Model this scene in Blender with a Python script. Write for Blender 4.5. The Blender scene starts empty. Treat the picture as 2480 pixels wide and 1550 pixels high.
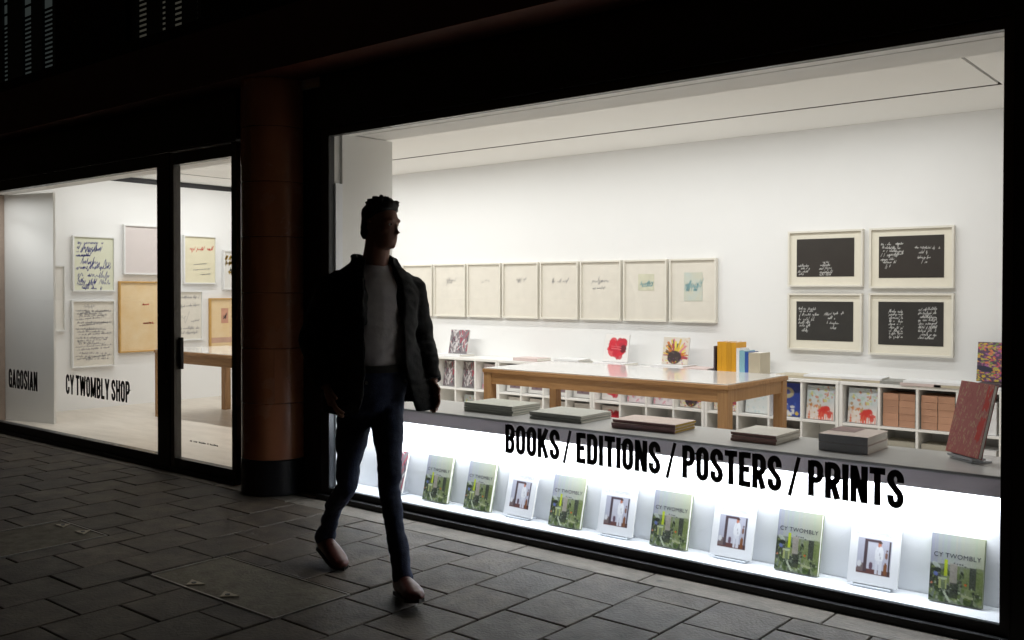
import bpy, bmesh, math, random
import numpy as np
from mathutils import Matrix, Vector, noise
random.seed(7)
RNG = np.random.default_rng(11)
R = math.radians
sc = bpy.context.scene
COL = sc.collection

# ------------------------------------------------------------------ camera
CAM_POS = Vector((0.0, -4.205, 1.42)); YAW = R(39.518); PITCH = R(0.8237); ROLL = R(0.086)
fw = Vector((-math.sin(YAW) * math.cos(PITCH), math.cos(YAW) * math.cos(PITCH), -math.sin(PITCH)))
r0 = Vector((math.cos(YAW), math.sin(YAW), 0)); u0 = r0.cross(fw)
rt = r0 * math.cos(ROLL) + u0 * math.sin(ROLL); up = u0 * math.cos(ROLL) - r0 * math.sin(ROLL)
cam = bpy.data.cameras.new('camera'); camo = bpy.data.objects.new('camera', cam); COL.objects.link(camo)
M = Matrix((rt, up, -fw)).transposed().to_4x4(); M.translation = CAM_POS; camo.matrix_world = M
cam.sensor_width = 36; cam.lens = 2305.9 / 2480 * 36; cam.shift_y = -37.6 / 2480; cam.clip_start = 0.05; cam.clip_end = 500
sc.camera = camo

# ------------------------------------------------------------------ night sky
w = bpy.data.worlds.new('World'); sc.world = w; w.use_nodes = True
nt = w.node_tree; bg = nt.nodes['Background']; sky = nt.nodes.new('ShaderNodeTexSky')
sky.sky_type = 'NISHITA'; sky.sun_disc = False; sky.sun_elevation = R(1.0); sky.sun_rotation = R(200)
nt.links.new(sky.outputs[0], bg.inputs[0]); bg.inputs[1].default_value = 0.004

vs = sc.view_settings; vs.view_transform = 'Standard'; vs.look = 'None'; vs.exposure = 0; vs.gamma = 1; vs.use_curve_mapping = False
sc.cycles.use_denoising = True; sc.cycles.max_bounces = 10; sc.cycles.diffuse_bounces = 6; sc.cycles.transparent_max_bounces = 16
sc.cycles.sample_clamp_indirect = 6

# shop lighting: linear lamps sunk in the ceiling slots, a strip under the counter, plus added fill lamps
def strip_lamp(name, a, b, width, power, color, aim=(0, 0, -1), spread=140):
    a, b = Vector(a), Vector(b); d = (b - a)
    l = bpy.data.lights.new(name, 'AREA'); l.shape = 'RECTANGLE'; l.size = d.length; l.size_y = width
    l.energy = power; l.color = color; l.spread = R(spread)
    o = bpy.data.objects.new(name, l); COL.objects.link(o)
    x = d.normalized(); z = -Vector(aim).normalized(); y = z.cross(x)
    m = Matrix((x, y, z)).transposed().to_4x4(); m.translation = (a + b) / 2; o.matrix_world = m
    return o
WARM = (1.0, 0.993, 0.98); COOL = (0.90, 0.95, 1.0)
strip_lamp('slot_lamp_back', (-9.2, 2.87, 2.812), (-1.6, 2.87, 2.812), 0.024, 44, WARM, (0, 0.42, -1), 145)
strip_lamp('fill_lamp_front', (-5.4, 1.30, 2.815), (-1.7, 1.30, 2.815), 0.024, 52, WARM, (0, 0.15, -1), 145)  # added fill for the counter and stacks, out of sight behind the soffit
strip_lamp('fill_lamp_front_left', (-9.9, 1.30, 2.815), (-6.3, 1.30, 2.815), 0.024, 54, WARM, (0, 0.5, -1), 125)  # added fill to brighten the front left of the room
strip_lamp('slot_lamp_side', (-10.37, 1.0, 2.812), (-10.37, 3.6, 2.812), 0.024, 15, WARM, (-0.5, 0, -1), 145)
strip_lamp('pier_fill_lamp', (-10.75, 0.02, 2.448), (-9.6, 0.02, 2.448), 0.02, 6.5, WARM, (0, 0.05, -1), 165)  # added to brighten the left pier; no fixture in the soffit
strip_lamp('pier_fill_spot', (-10.75, 0.0, 2.447), (-9.7, 0.0, 2.447), 0.02, 3.4, WARM, (0, 0.17, -1), 80)  # second added beam, evens the light down the left pier
strip_lamp('counter_lamp', (-4.98, 0.150, 0.556), (-0.95, 0.150, 0.556), 0.016, 31, COOL, (0, 0.4, -1), 172)

# ------------------------------------------------------------------ helpers
def link(o, parent=None):
    COL.objects.link(o)
    if parent is not None: o.parent = parent
    return o
def tag(o, label=None, cat=None, group=None, kind=None):
    if label: o['label'] = label
    if cat: o['category'] = cat
    if group: o['group'] = group
    if kind: o['kind'] = kind
    return o
def empty(name, loc=(0, 0, 0), rot=(0, 0, 0)):
    o = bpy.data.objects.new(name, None); o.location = loc; o.rotation_euler = rot; o.empty_display_size = 0.1
    return link(o)
def box(bm, x0, x1, y0, y1, z0, z1):
    v = [bm.verts.new(c) for c in ((x0, y0, z0), (x1, y0, z0), (x1, y1, z0), (x0, y1, z0), (x0, y0, z1), (x1, y0, z1), (x1, y1, z1), (x0, y1, z1))]
    for f in ((0, 3, 2, 1), (4, 5, 6, 7), (0, 1, 5, 4), (1, 2, 6, 5), (2, 3, 7, 6), (3, 0, 4, 7)): bm.faces.new([v[i] for i in f])
    return v
def mesh(name, bm, m, smooth=False, bevel=0.0):
    if bevel: bmesh.ops.bevel(bm, geom=list(bm.edges), offset=bevel, segments=1, affect='EDGES')
    bmesh.ops.recalc_face_normals(bm, faces=bm.faces)
    me = bpy.data.meshes.new(name); bm.to_mesh(me); bm.free()
    if m: me.materials.append(m)
    if smooth:
        for p in me.polygons: p.use_smooth = True
        me.set_sharp_from_angle(angle=R(32))
    return me
def obj(name, bm, m, parent=None, smooth=False, bevel=0.0):
    return link(bpy.data.objects.new(name, mesh(name, bm, m, smooth, bevel)), parent)
def bxo(name, b, m, parent=None, bevel=0.0):
    bm = bmesh.new(); box(bm, *b); return obj(name, bm, m, parent, False, bevel)
def boxes(name, bs, m, parent=None, bevel=0.0):
    bm = bmesh.new()
    for b in bs: box(bm, *b)
    return obj(name, bm, m, parent, False, bevel)
def struct(o): o['kind'] = 'structure'; return o

def tube(bm, pts, radii, n=12, caps=True, up=Vector((0, 0, 1))):
    """loft of elliptical rings along a path; radii: r or (ra, rb)"""
    pts = [Vector(p) for p in pts]; rings = []
    for i, p in enumerate(pts):
        d = (pts[min(i + 1, len(pts) - 1)] - pts[max(i - 1, 0)]).normalized()
        a = d.cross(up)
        if a.length < 0.05: a = d.cross(Vector((1, 0, 0)))
        a.normalize(); b = a.cross(d).normalized()
        r = radii[i]; ra, rb = (r if isinstance(r, tuple) else (r, r))
        rings.append([bm.verts.new(p + a * ra * math.cos(t) + b * rb * math.sin(t)) for t in [2 * math.pi * k / n for k in range(n)]])
    for A, B in zip(rings, rings[1:]):
        for k in range(n): bm.faces.new((A[k], A[(k + 1) % n], B[(k + 1) % n], B[k]))
    if caps: bm.faces.new(rings[0][::-1]); bm.faces.new(rings[-1])
def rings(bm, rs, n=20, caps=True):
    """stack of horizontal ellipses (cx, cy, z, rx, ry[, dz-slope in x])"""
    L = []
    for r in rs:
        cx, cy, z, rx, ry = r[:5]; sl = r[5] if len(r) > 5 else 0
        L.append([bm.verts.new((cx + rx * math.cos(t), cy + ry * math.sin(t), z + sl * math.cos(t))) for t in [2 * math.pi * k / n for k in range(n)]])
    for A, B in zip(L, L[1:]):
        for k in range(n): bm.faces.new((A[k], A[(k + 1) % n], B[(k + 1) % n], B[k]))
    if caps: bm.faces.new(L[0][::-1]); bm.faces.new(L[-1])
def remeshed(name, bm, m, voxel, parent, smooth_it=6, wrinkle=0.0):
    """fuse overlapping lofts into one continuous skin"""
    bmesh.ops.recalc_face_normals(bm, faces=bm.faces)
    me = bpy.data.meshes.new('tmp'); bm.to_mesh(me); bm.free()
    o = bpy.data.objects.new('tmp', me); COL.objects.link(o)
    q = o.modifiers.new('r', 'REMESH'); q.mode = 'VOXEL'; q.voxel_size = voxel
    s = o.modifiers.new('s', 'SMOOTH'); s.iterations = smooth_it; s.factor = 0.5
    dg = bpy.context.evaluated_depsgraph_get(); dg.update()
    me2 = bpy.data.meshes.new_from_object(o.evaluated_get(dg)); bpy.data.objects.remove(o); bpy.data.meshes.remove(me)
    me2.name = name; me2.materials.clear(); me2.materials.append(m)
    if wrinkle:
        nv = len(me2.vertices); co = np.empty(nv * 3, 'f'); no = np.empty(nv * 3, 'f'); me2.vertices.foreach_get('co', co); me2.vertices.foreach_get('normal', no)
        co = co.reshape(-1, 3); no = no.reshape(-1, 3)
        k = np.array([noise.noise(Vector((c[0] * 7, c[1] * 7, c[2] * 13 + c[0] * 9))) + .5 * noise.noise(Vector((c[0] * 17, c[1] * 17, c[2] * 30 - c[0] * 14))) for c in co.tolist()], 'f')
        co = co + no * (k * wrinkle)[:, None]; me2.vertices.foreach_set('co', co.ravel()); me2.update()
    for p in me2.polygons: p.use_smooth = True
    return link(bpy.data.objects.new(name, me2), parent)

# ------------------------------------------------------------------ materials
def mat(name, col, rough=0.6, var=0.0, scale=8.0, bump=0.0, bscale=60.0, metal=0.0, spec=0.5, tint=0.0, stretch=(1, 1, 1), coat=0.0, col2=None, detail=6.0):
    m = bpy.data.materials.new(name); m.use_nodes = True; n = m.node_tree.nodes; l = m.node_tree.links; b = n['Principled BSDF']
    b.inputs['Roughness'].default_value = rough; b.inputs['Metallic'].default_value = metal; b.inputs['Specular IOR Level'].default_value = spec
    if coat: b.inputs['Coat Weight'].default_value = coat; b.inputs['Coat Roughness'].default_value = 0.04
    tc = n.new('ShaderNodeTexCoord'); mp = n.new('ShaderNodeMapping'); mp.inputs['Scale'].default_value = stretch
    l.new(tc.outputs['Object'], mp.inputs[0])
    oi = n.new('ShaderNodeObjectInfo')
    add = n.new('ShaderNodeVectorMath'); add.operation = 'ADD'; sclr = n.new('ShaderNodeVectorMath'); sclr.operation = 'SCALE'; sclr.inputs['Scale'].default_value = 37.0
    cmb = n.new('ShaderNodeCombineXYZ')
    for k in range(3): l.new(oi.outputs['Random'], cmb.inputs[k])
    l.new(cmb.outputs[0], sclr.inputs[0]); l.new(mp.outputs[0], add.inputs[0]); l.new(sclr.outputs[0], add.inputs[1])
    c = Vector(col); c2 = Vector(col2) if col2 else c * (1 - var)
    if var or col2 or tint:
        nz = n.new('ShaderNodeTexNoise'); nz.inputs['Scale'].default_value = scale; nz.inputs['Detail'].default_value = detail; nz.inputs['Roughness'].default_value = 0.6
        l.new(add.outputs[0], nz.inputs['Vector'])
        rp = n.new('ShaderNodeValToRGB'); rp.color_ramp.elements[0].position = 0.32; rp.color_ramp.elements[1].position = 0.68
        rp.color_ramp.elements[0].color = (*c2, 1); rp.color_ramp.elements[1].color = (*c, 1)
        l.new(nz.outputs['Fac'], rp.inputs[0]); src = rp.outputs[0]
        if tint:
            hsv = n.new('ShaderNodeHueSaturation'); mr = n.new('ShaderNodeMapRange'); mr.inputs['To Min'].default_value = 1 - tint; mr.inputs['To Max'].default_value = 1 + tint
            l.new(oi.outputs['Random'], mr.inputs['Value']); l.new(mr.outputs[0], hsv.inputs['Value']); l.new(src, hsv.inputs['Color']); src = hsv.outputs[0]
        l.new(src, b.inputs['Base Color'])
        rr = n.new('ShaderNodeMapRange'); rr.inputs['To Min'].default_value = min(1, rough * 1.2); rr.inputs['To Max'].default_value = rough * 0.85
        l.new(nz.outputs['Fac'], rr.inputs['Value']); l.new(rr.outputs[0], b.inputs['Roughness'])
    else: b.inputs['Base Color'].default_value = (*c, 1)
    if bump:
        n2 = n.new('ShaderNodeTexNoise'); n2.inputs['Scale'].default_value = bscale; n2.inputs['Detail'].default_value = 5
        l.new(add.outputs[0], n2.inputs['Vector']); bp = n.new('ShaderNodeBump'); bp.inputs['Strength'].default_value = bump; bp.inputs['Distance'].default_value = 0.01
        l.new(n2.outputs['Fac'], bp.inputs['Height']); l.new(bp.outputs[0], b.inputs['Normal'])
    return m
def emit(name, col, s):
    m = bpy.data.materials.new(name); m.use_nodes = True; n = m.node_tree.nodes; b = n['Principled BSDF']
    b.inputs['Base Color'].default_value = (0.02, 0.02, 0.02, 1); b.inputs['Emission Color'].default_value = (*col, 1); b.inputs['Emission Strength'].default_value = s
    return m
def glass(name, tint=(0.97, 0.98, 0.98)):
    m = bpy.data.materials.new(name); m.use_nodes = True; n = m.node_tree.nodes; l = m.node_tree.links; n.remove(n['Principled BSDF'])
    t = n.new('ShaderNodeBsdfTransparent'); t.inputs[0].default_value = (*tint, 1); g = n.new('ShaderNodeBsdfGlossy'); g.inputs['Roughness'].default_value = 0.01
    lw = n.new('ShaderNodeLayerWeight'); lw.inputs['Blend'].default_value = 0.5; pw = n.new('ShaderNodeMath'); pw.operation = 'POWER'; pw.inputs[1].default_value = 5.0
    fr = n.new('ShaderNodeMath'); fr.operation = 'MULTIPLY_ADD'; fr.inputs[1].default_value = 0.9; fr.inputs[2].default_value = 0.035; mx = n.new('ShaderNodeMixShader')
    l.new(lw.outputs['Facing'], pw.inputs[0]); l.new(pw.outputs[0], fr.inputs[0])
    l.new(fr.outputs[0], mx.inputs[0]); l.new(t.outputs[0], mx.inputs[1]); l.new(g.outputs[0], mx.inputs[2]); l.new(mx.outputs[0], n['Material Output'].inputs[0])
    return m
def printed(name, rough=0.35):
    m = bpy.data.materials.new(name); m.use_nodes = True; n = m.node_tree.nodes; l = m.node_tree.links; b = n['Principled BSDF']
    a = n.new('ShaderNodeAttribute'); a.attribute_name = 'ink'; l.new(a.outputs['Color'], b.inputs['Base Color']); b.inputs['Roughness'].default_value = rough
    return m
WALL = mat('white wall paint', (0.81, 0.808, 0.80), 0.85, 0.02, 1.2, 0.02, 200)
PIER = mat('grey white pier paint', (0.83, 0.82, 0.79), 0.8, 0.03, 1.5)
CEIL = mat('ceiling paint', (0.88, 0.87, 0.845), 0.9, 0.02, 1.0)
FLOOR = mat('polished beige concrete', (0.64, 0.58, 0.50), 0.32, 0.16, 2.2, 0.02, 30, stretch=(1, 4.5, 1))
SLAB = mat('stone paving slab', (0.100, 0.075, 0.052), 0.6, 0.38, 9, 0.35, 70, tint=0.24, col2=(0.055, 0.042, 0.030))
def stains(m, scale=2.6, lo=0.55, hi=1.12, spot=22.0):
    n = m.node_tree.nodes; l = m.node_tree.links; b = n['Principled BSDF']; src = b.inputs['Base Color'].links[0].from_socket
    tc = n.new('ShaderNodeTexCoord'); oi = n.new('ShaderNodeObjectInfo'); ad = n.new('ShaderNodeVectorMath'); ad.operation = 'ADD'; l.new(tc.outputs['Object'], ad.inputs[0]); l.new(oi.outputs['Location'], ad.inputs[1])
    nz = n.new('ShaderNodeTexNoise'); nz.inputs['Scale'].default_value = scale; nz.inputs['Detail'].default_value = 8; nz.inputs['Roughness'].default_value = 0.7; l.new(ad.outputs[0], nz.inputs['Vector'])
    mr = n.new('ShaderNodeMapRange'); mr.inputs['From Min'].default_value = 0.35; mr.inputs['From Max'].default_value = 0.65; mr.inputs['To Min'].default_value = lo; mr.inputs['To Max'].default_value = hi; l.new(nz.outputs['Fac'], mr.inputs['Value'])
    vo = n.new('ShaderNodeTexVoronoi'); vo.inputs['Scale'].default_value = spot * 0.16; vo.inputs['Randomness'].default_value = 1.0; l.new(ad.outputs[0], vo.inputs['Vector'])
    m2 = n.new('ShaderNodeMapRange'); m2.inputs['From Min'].default_value = 0.045; m2.inputs['From Max'].default_value = 0.075; m2.inputs['To Min'].default_value = 0.55; m2.inputs['To Max'].default_value = 1.0; l.new(vo.outputs['Distance'], m2.inputs['Value'])
    mu = n.new('ShaderNodeMath'); mu.operation = 'MULTIPLY'; l.new(mr.outputs[0], mu.inputs[0]); l.new(m2.outputs[0], mu.inputs[1])
    mx = n.new('ShaderNodeVectorMath'); mx.operation = 'SCALE'; l.new(src, mx.inputs[0]); l.new(mu.outputs[0], mx.inputs['Scale']); l.new(mx.outputs[0], b.inputs['Base Color'])
stains(SLAB)
BORDER = mat('pale border stone', (0.25, 0.215, 0.175), 0.6, 0.4, 5, 0.3, 50, tint=0.1, stretch=(0.5, 2, 1), col2=(0.16, 0.135, 0.11))
stains(BORDER, 4.0, 0.6, 1.1)
MORTAR = mat('dark joint bed', (0.03, 0.027, 0.024), 0.95, 0.4, 30)
COVERM = mat('worn cover infill', (0.15, 0.13, 0.09), 0.7, 0.5, 14, 0.4, 60, col2=(0.085, 0.07, 0.045))
ASPH = mat('street asphalt', (0.05, 0.05, 0.05), 0.85, 0.3, 40, 0.4, 120)
BLACKFR = mat('black powder coated frame', (0.016, 0.018, 0.022), 0.38, 0.15, 20)
CLAD = mat('black stone cladding', (0.012, 0.012, 0.013), 0.5, 0.3, 6)
BRICKD = mat('dark brick upper wall', (0.022, 0.018, 0.016), 0.9, 0.3, 20, 0.3, 40)
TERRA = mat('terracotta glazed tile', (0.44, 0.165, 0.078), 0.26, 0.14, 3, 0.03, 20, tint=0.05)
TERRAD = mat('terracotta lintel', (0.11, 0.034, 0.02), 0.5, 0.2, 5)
PLINTH = mat('black granite plinth', (0.018, 0.019, 0.024), 0.35, 0.4, 60)
GLASS = glass('window glass')
VINYL = mat('black vinyl', (0.008, 0.008, 0.009), 0.5)
DARKMET = mat('dark metal', (0.03, 0.03, 0.032), 0.4, metal=0.6)
SLOTM = mat('matt dark slot', (0.10, 0.088, 0.08), 0.9, spec=0.1)
GREYMET = mat('grey metal', (0.22, 0.21, 0.20), 0.4, metal=0.7)
STEEL = mat('steel edge', (0.30, 0.28, 0.25), 0.45, 0.3, 30, metal=0.8)
BRASS = mat('worn brass plate', (0.42, 0.36, 0.26), 0.5, 0.3, 40, metal=0.3)
COUNTER = mat('grey lacquer counter', (0.47, 0.465, 0.455), 0.32, 0.04, 3)
FASCIA = mat('grey lacquer fascia', (0.60, 0.58, 0.60), 0.35, 0.06, 3)
def translucent(name, col, k):
    m = mat(name, col, 0.35); n = m.node_tree.nodes; l = m.node_tree.links; t = n.new('ShaderNodeBsdfTranslucent'); t.inputs[0].default_value = (0.9, 0.82, 0.82, 1); mx = n.new('ShaderNodeMixShader'); mx.inputs[0].default_value = k
    l.new(n['Principled BSDF'].outputs[0], mx.inputs[1]); l.new(t.outputs[0], mx.inputs[2]); l.new(mx.outputs[0], n['Material Output'].inputs[0]); return m
FASCIA = translucent('frosted grey acrylic fascia', (0.55, 0.54, 0.56), 0.42)
DISPW = mat('white display panel', (0.86, 0.87, 0.90), 0.5, 0.02, 2)
DISPF = mat('white gloss display floor', (0.80, 0.82, 0.86), 0.16, 0.03, 2)
WOOD = mat('oak wood', (0.44, 0.235, 0.092), 0.42, 0.35, 5, 0.05, 40, stretch=(0.8, 9, 9), col2=(0.29, 0.145, 0.052))
WOODL = mat('oak leg wood', (0.42, 0.235, 0.10), 0.45, 0.3, 5, 0.05, 40, stretch=(9, 9, 0.8), col2=(0.31, 0.16, 0.06))
TTOP = mat('glossy white table glass', (0.64, 0.63, 0.61), 0.07, 0.02, 2)
SHELF = mat('white shelf laminate', (0.80, 0.79, 0.76), 0.4)
FRAMEW = mat('cream picture frame', (0.74, 0.71, 0.63), 0.5, 0.05, 10)
FRAMEG = mat('white picture frame', (0.76, 0.76, 0.75), 0.45)
FRAMEO = mat('golden wood frame', (0.62, 0.36, 0.10), 0.45, 0.2, 10)
MATB = mat('cream mount board', (0.75, 0.71, 0.60), 0.8, 0.02, 30)
PAPER = mat('cream paper', (0.72, 0.68, 0.60), 0.8, 0.06, 12, 0.1, 60)
PAPERG = mat('pale green paper', (0.70, 0.71, 0.56), 0.8, 0.03, 6)
PAPERK = mat('pink grey paper', (0.66, 0.60, 0.585), 0.8, 0.05, 40)
PAPERY = mat('pale yellow paper', (0.74, 0.69, 0.51), 0.8, 0.05, 6)
PAPERO = mat('tan paper', (0.72, 0.52, 0.28), 0.8, 0.08, 5, col2=(0.76, 0.60, 0.38))
PAPERW = mat('white paper', (0.74, 0.72, 0.68), 0.8, 0.04, 8)
BOARDK = mat('blackboard paper', (0.042, 0.040, 0.037), 0.3, 0.2, 4)
CHALK = mat('chalk line', (0.62, 0.62, 0.60), 0.8)
INKB = mat('blue ink', (0.05, 0.055, 0.26), 0.6)
INKK = mat('black ink', (0.05, 0.05, 0.055), 0.6)
INKG = mat('pencil grey', (0.36, 0.35, 0.35), 0.7)
INKR = mat('red ink', (0.62, 0.07, 0.05), 0.6)
INKT = mat('teal ink', (0.20, 0.40, 0.44), 0.6)
INKO = mat('ochre ink', (0.42, 0.26, 0.04), 0.6)
PAGES = mat('page edges', (0.80, 0.77, 0.71), 0.85, 0.12, 3, stretch=(1, 60, 1))
PRINT = printed('cover print')

# ------------------------------------------------------------------ setting: ground
PV = bxo('pavement', (-30, 12, -7.0, -0.02, -0.12, -0.014), MORTAR); struct(PV)
bm = bmesh.new(); box(bm, -140, 140, -140, -7.02, -0.5, -0.10); st = obj('street', bm, ASPH); struct(st)
GX0, PX, PY = -1.68, 0.3445, 0.3555
covers = [(-5.87, -5.30, -2.06, -1.46), (-4.40, -3.40, -1.70, -1.27)]
def subtract(rects, c):
    out = []
    for (x0, x1, y0, y1) in rects:
        a0, a1, b0, b1 = max(x0, c[0]), min(x1, c[1]), max(y0, c[2]), min(y1, c[3])
        if a0 >= a1 or b0 >= b1: out.append((x0, x1, y0, y1)); continue
        for q in ((x0, a0, y0, y1), (a1, x1, y0, y1), (a0, a1, y0, b0), (a0, a1, b1, y1)):
            if q[1] - q[0] > 0.03 and q[3] - q[2] > 0.03: out.append(q)
    return out
Minv = M.inverted()
def screen(p):
    v = Minv @ Vector(p)
    if v.z > -0.3: return None
    f = 2305.9
    return (1240 + f * v.x / -v.z, 737.4 - f * v.y / -v.z)
slabs = []
for i in range(-42, 22):
    x0 = GX0 + i * PX; off = 0.0 if i % 2 == 0 else 0.1778
    ys = [-0.25]; y = -0.25 - (0.18 if i % 2 == 0 else 0.36) 
    while y > -6.9: ys.append(y); y -= PY
    for a, b in zip(ys, ys[1:]): slabs.append((x0, x0 + PX, b, a))
flat = slabs
for c in covers: flat = subtract(flat, (c[0] - 0.01, c[1] + 0.01, c[2] - 0.01, c[3] + 0.01))
flat = [(f, screen(((f[0] + f[1]) / 2, (f[2] + f[3]) / 2, 0))) for f in flat]
def inview(s): return s is not None and -60 < s[0] < 2540 and s[1] < 1640
near = sorted([f for f, s in flat if inview(s)], key=lambda f: (Vector((f[0], f[2], 0)) - CAM_POS).length)
rest = [f for f, s in flat if not inview(s)] + near[298:]; near = near[:298]
def slab_bm(bm, f, ori=(0, 0)):
    g = 0.0045; e = lambda: random.uniform(-0.0016, 0.0016)
    x0, x1, y0, y1 = f[0] + g + e() - ori[0], f[1] - g + e() - ori[0], f[2] + g + e() - ori[1], f[3] - g + e() - ori[1]
    c = 0.003; zt = [random.uniform(-0.0015, 0.0015) for _ in range(4)]
    top = [bm.verts.new(p) for p in ((x0 + c, y0 + c, zt[0]), (x1 - c, y0 + c, zt[1]), (x1 - c, y1 - c, zt[2]), (x0 + c, y1 - c, zt[3]))]
    mid = [bm.verts.new(p) for p in ((x0, y0, zt[0] - c), (x1, y0, zt[1] - c), (x1, y1, zt[2] - c), (x0, y1, zt[3] - c))]
    bot = [bm.verts.new(p) for p in ((x0, y0, -0.03), (x1, y0, -0.03), (x1, y1, -0.03), (x0, y1, -0.03))]
    bm.faces.new(top)
    for A, B in ((mid, top), (bot, mid)):
        for k in range(4): bm.faces.new((A[k], A[(k + 1) % 4], B[(k + 1) % 4], B[k]))
full = [f for f in near if abs((f[1] - f[0]) - PX) < 1e-4 and abs((f[3] - f[2]) - PY) < 1e-4]
variants = []
for k in range(8):
    bm = bmesh.new(); slab_bm(bm, (-PX / 2, PX / 2, -PY / 2, PY / 2)); variants.append(mesh('paving_slab', bm, SLAB))
fs = set(full)
for f in near:
    c = ((f[0] + f[1]) / 2, (f[2] + f[3]) / 2)
    if f in fs: o = bpy.data.objects.new('paving_slab', random.choice(variants))
    else:
        bm = bmesh.new(); slab_bm(bm, f, c); o = bpy.data.objects.new('paving_slab', mesh('paving_slab', bm, SLAB))
    o.location = (c[0], c[1], random.uniform(-0.001, 0.001)); o.rotation_euler = (random.uniform(-.004, .004), random.uniform(-.004, .004), 0); link(o, PV)
bm = bmesh.new()
for f in rest: slab_bm(bm, f)
o = obj('distant_slabs', bm, SLAB, PV); o['kind'] = 'stuff'
x = -24.0
while x < 6:
    L = random.uniform(0.8, 1.1); bm = bmesh.new(); slab_bm(bm, (-L / 2, L / 2, -0.095, 0.095))
    o = obj('border_stone', bm, BORDER, PV); o.location = (x + L / 2, -0.155, 0.0); x += L
# access covers
for n, (c, lab) in enumerate(zip(covers, ('inset paving access cover left of the walking man, smaller of two', 'long inset paving access cover in front of the walking man'))):
    e = empty('access_cover', ((c[0] + c[1]) / 2, (c[2] + c[3]) / 2, 0)); hx, hy = (c[1] - c[0]) / 2, (c[3] - c[2]) / 2
    tag(e, lab, 'access cover')
    bm = bmesh.new(); slab_bm(bm, (-hx + .004, hx - .004, -hy + .004, hy - .004)); obj('infill', bm, COVERM, e)
    for b in ((-hx, hx, -hy - .004, -hy + .006, -.03, .003), (-hx, hx, hy - .006, hy + .004, -.03, .003), (-hx - .004, -hx + .005, -hy + .006, hy - .006, -.03, .003), (hx - .005, hx + .004, -hy + .006, hy - .006, -.03, .003)):
        bxo('edge_strip', b, STEEL, e)
    ys = hy - 0.012 if n == 0 else -hy + 0.012; sg = -1 if n == 0 else 1
    for xx in ((-hx + 0.09, -hx + 0.34) if n == 0 else (-0.26, 0.02)):
        bm = bmesh.new(); s = 0.075
        lo = [bm.verts.new((xx + q[0], ys + sg * q[1], 0.0025)) for q in ((0, s * .9), (s * 1.5, s * .9), (s * .75, 0))]
        hi = [bm.verts.new((v.co.x, v.co.y, 0.006)) for v in lo]
        bm.faces.new(lo); bm.faces.new(hi)
        for k in range(3): bm.faces.new((lo[k], lo[(k + 1) % 3], hi[(k + 1) % 3], hi[k]))
        pl = obj('lifting_plate', bm, BRASS, e)
        bm = bmesh.new(); tube(bm, [(xx + s * .75, ys + sg * s * .58, 0.004), (xx + s * .75, ys + sg * s * .58, 0.0085)], [0.012, 0.012], 10); obj('key_hole', bm, DARKMET, pl)

# ------------------------------------------------------------------ setting: shop interior
XL, XR, D, ZC = -11.15, -0.80, 3.80, 2.82
struct(bxo('interior_floor', (XL - .1, XR + .1, -0.02, D + .1, -0.10, 0.002), FLOOR))
struct(bxo('back_wall', (XL - .1, XR + .1, D, D + .12, 0.002, 3.0), WALL))
struct(bxo('left_side_wall', (XL - .12, XL, -0.04, D, 0.002, 2.752), WALL))
struct(bxo('right_side_wall', (XR, XR + .12, 0.08, D, 0.002, 3.0), WALL))
struct(bxo('wall_shadow_gap', (XL - .10, XL - .03, -0.04, D, 2.752, 2.90), DARKMET))
# ceiling in panels round the slots
cs = [(XL - .03, -10.39, 0.0, D), (-10.35, XR, 2.89, D), (-10.35, XR, 0.0, 0.9), (-10.35, -1.572, 0.9, 1.28), (-10.35, -1.572, 1.32, 2.85), (-1.552, XR, 0.9, 2.89), (-10.39, -10.35, 0.0, 0.9), (-10.39, -10.35, 3.7, D)]
struct(boxes('ceiling', [(a, b, c, d, ZC, 2.90) for a, b, c, d in cs], CEIL))
struct(boxes('ceiling_slot', [(-10.39, -1.552, 2.85, 2.89, 2.845, 2.89), (-1.572, -1.552, 0.9, 2.85, 2.835, 2.888), (-10.35, -1.572, 1.28, 1.32, 2.845, 2.886), (-10.39, -10.35, 0.9, 2.85, 2.845, 2.888), (-10.39, -10.35, 2.89, 3.7, 2.845, 2.888)], SLOTM))  # slot along the front is unseen, added to hold the fill lamps
struct(boxes('ceiling_slot_liner', [(-10.39, -1.552, 2.884, 2.8899, 2.8205, 2.844), (-10.345, -1.575, 2.8501, 2.856, 2.8205, 2.844), (-10.345, -1.575, 1.2801, 1.286, 2.8205, 2.844), (-10.345, -1.575, 1.314, 1.3199, 2.8205, 2.844), (-10.3899, -10.384, 0.9, 2.845, 2.8205, 2.844), (-10.356, -10.3501, 0.9, 2.845, 2.8205, 2.844)], SLOTM))
struct(bxo('soffit', (-5.95, XR, 0.25, 0.52, 2.50, 2.81), CEIL))
struct(bxo('soffit_front', (-5.95, XR, 0.07, 0.215, 2.494, 2.81), CEIL))
struct(bxo('soffit_left', (XL, -5.96, -0.03, 0.30, 2.45, 2.81), CEIL))
struct(bxo('soffit_slot', (-5.95, XR, 0.215, 0.25, 2.515, 2.60), DARKMET))
struct(bxo('inner_pier', (-5.95, -5.06, 0.10, 0.566, 0.002, 2.494), PIER))
struct(bxo('window_jamb', (-5.20, -5.052, 0.035, 0.094, 0.09, 2.15), DISPW))
struct(bxo('window_jamb_upper', (-5.20, -5.085, 0.035, 0.10, 2.152, 2.494), PIER))
bm = bmesh.new()
pts = [(-10.84, 0.28), (-10.146, 0.476), (-10.15, 0.50), (XL, 0.52), (XL, 0.28)]
lo = [bm.verts.new((x, y, 0.002)) for x, y in pts]; hi = [bm.verts.new((x, y, 2.45)) for x, y in pts]
bm.faces.new(lo[::-1]); bm.faces.new(hi)
for k in range(5): bm.faces.new((lo[k], lo[(k + 1) % 5], hi[(k + 1) % 5], hi[k]))
struct(obj('left_pier', bm, PIER))
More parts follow.
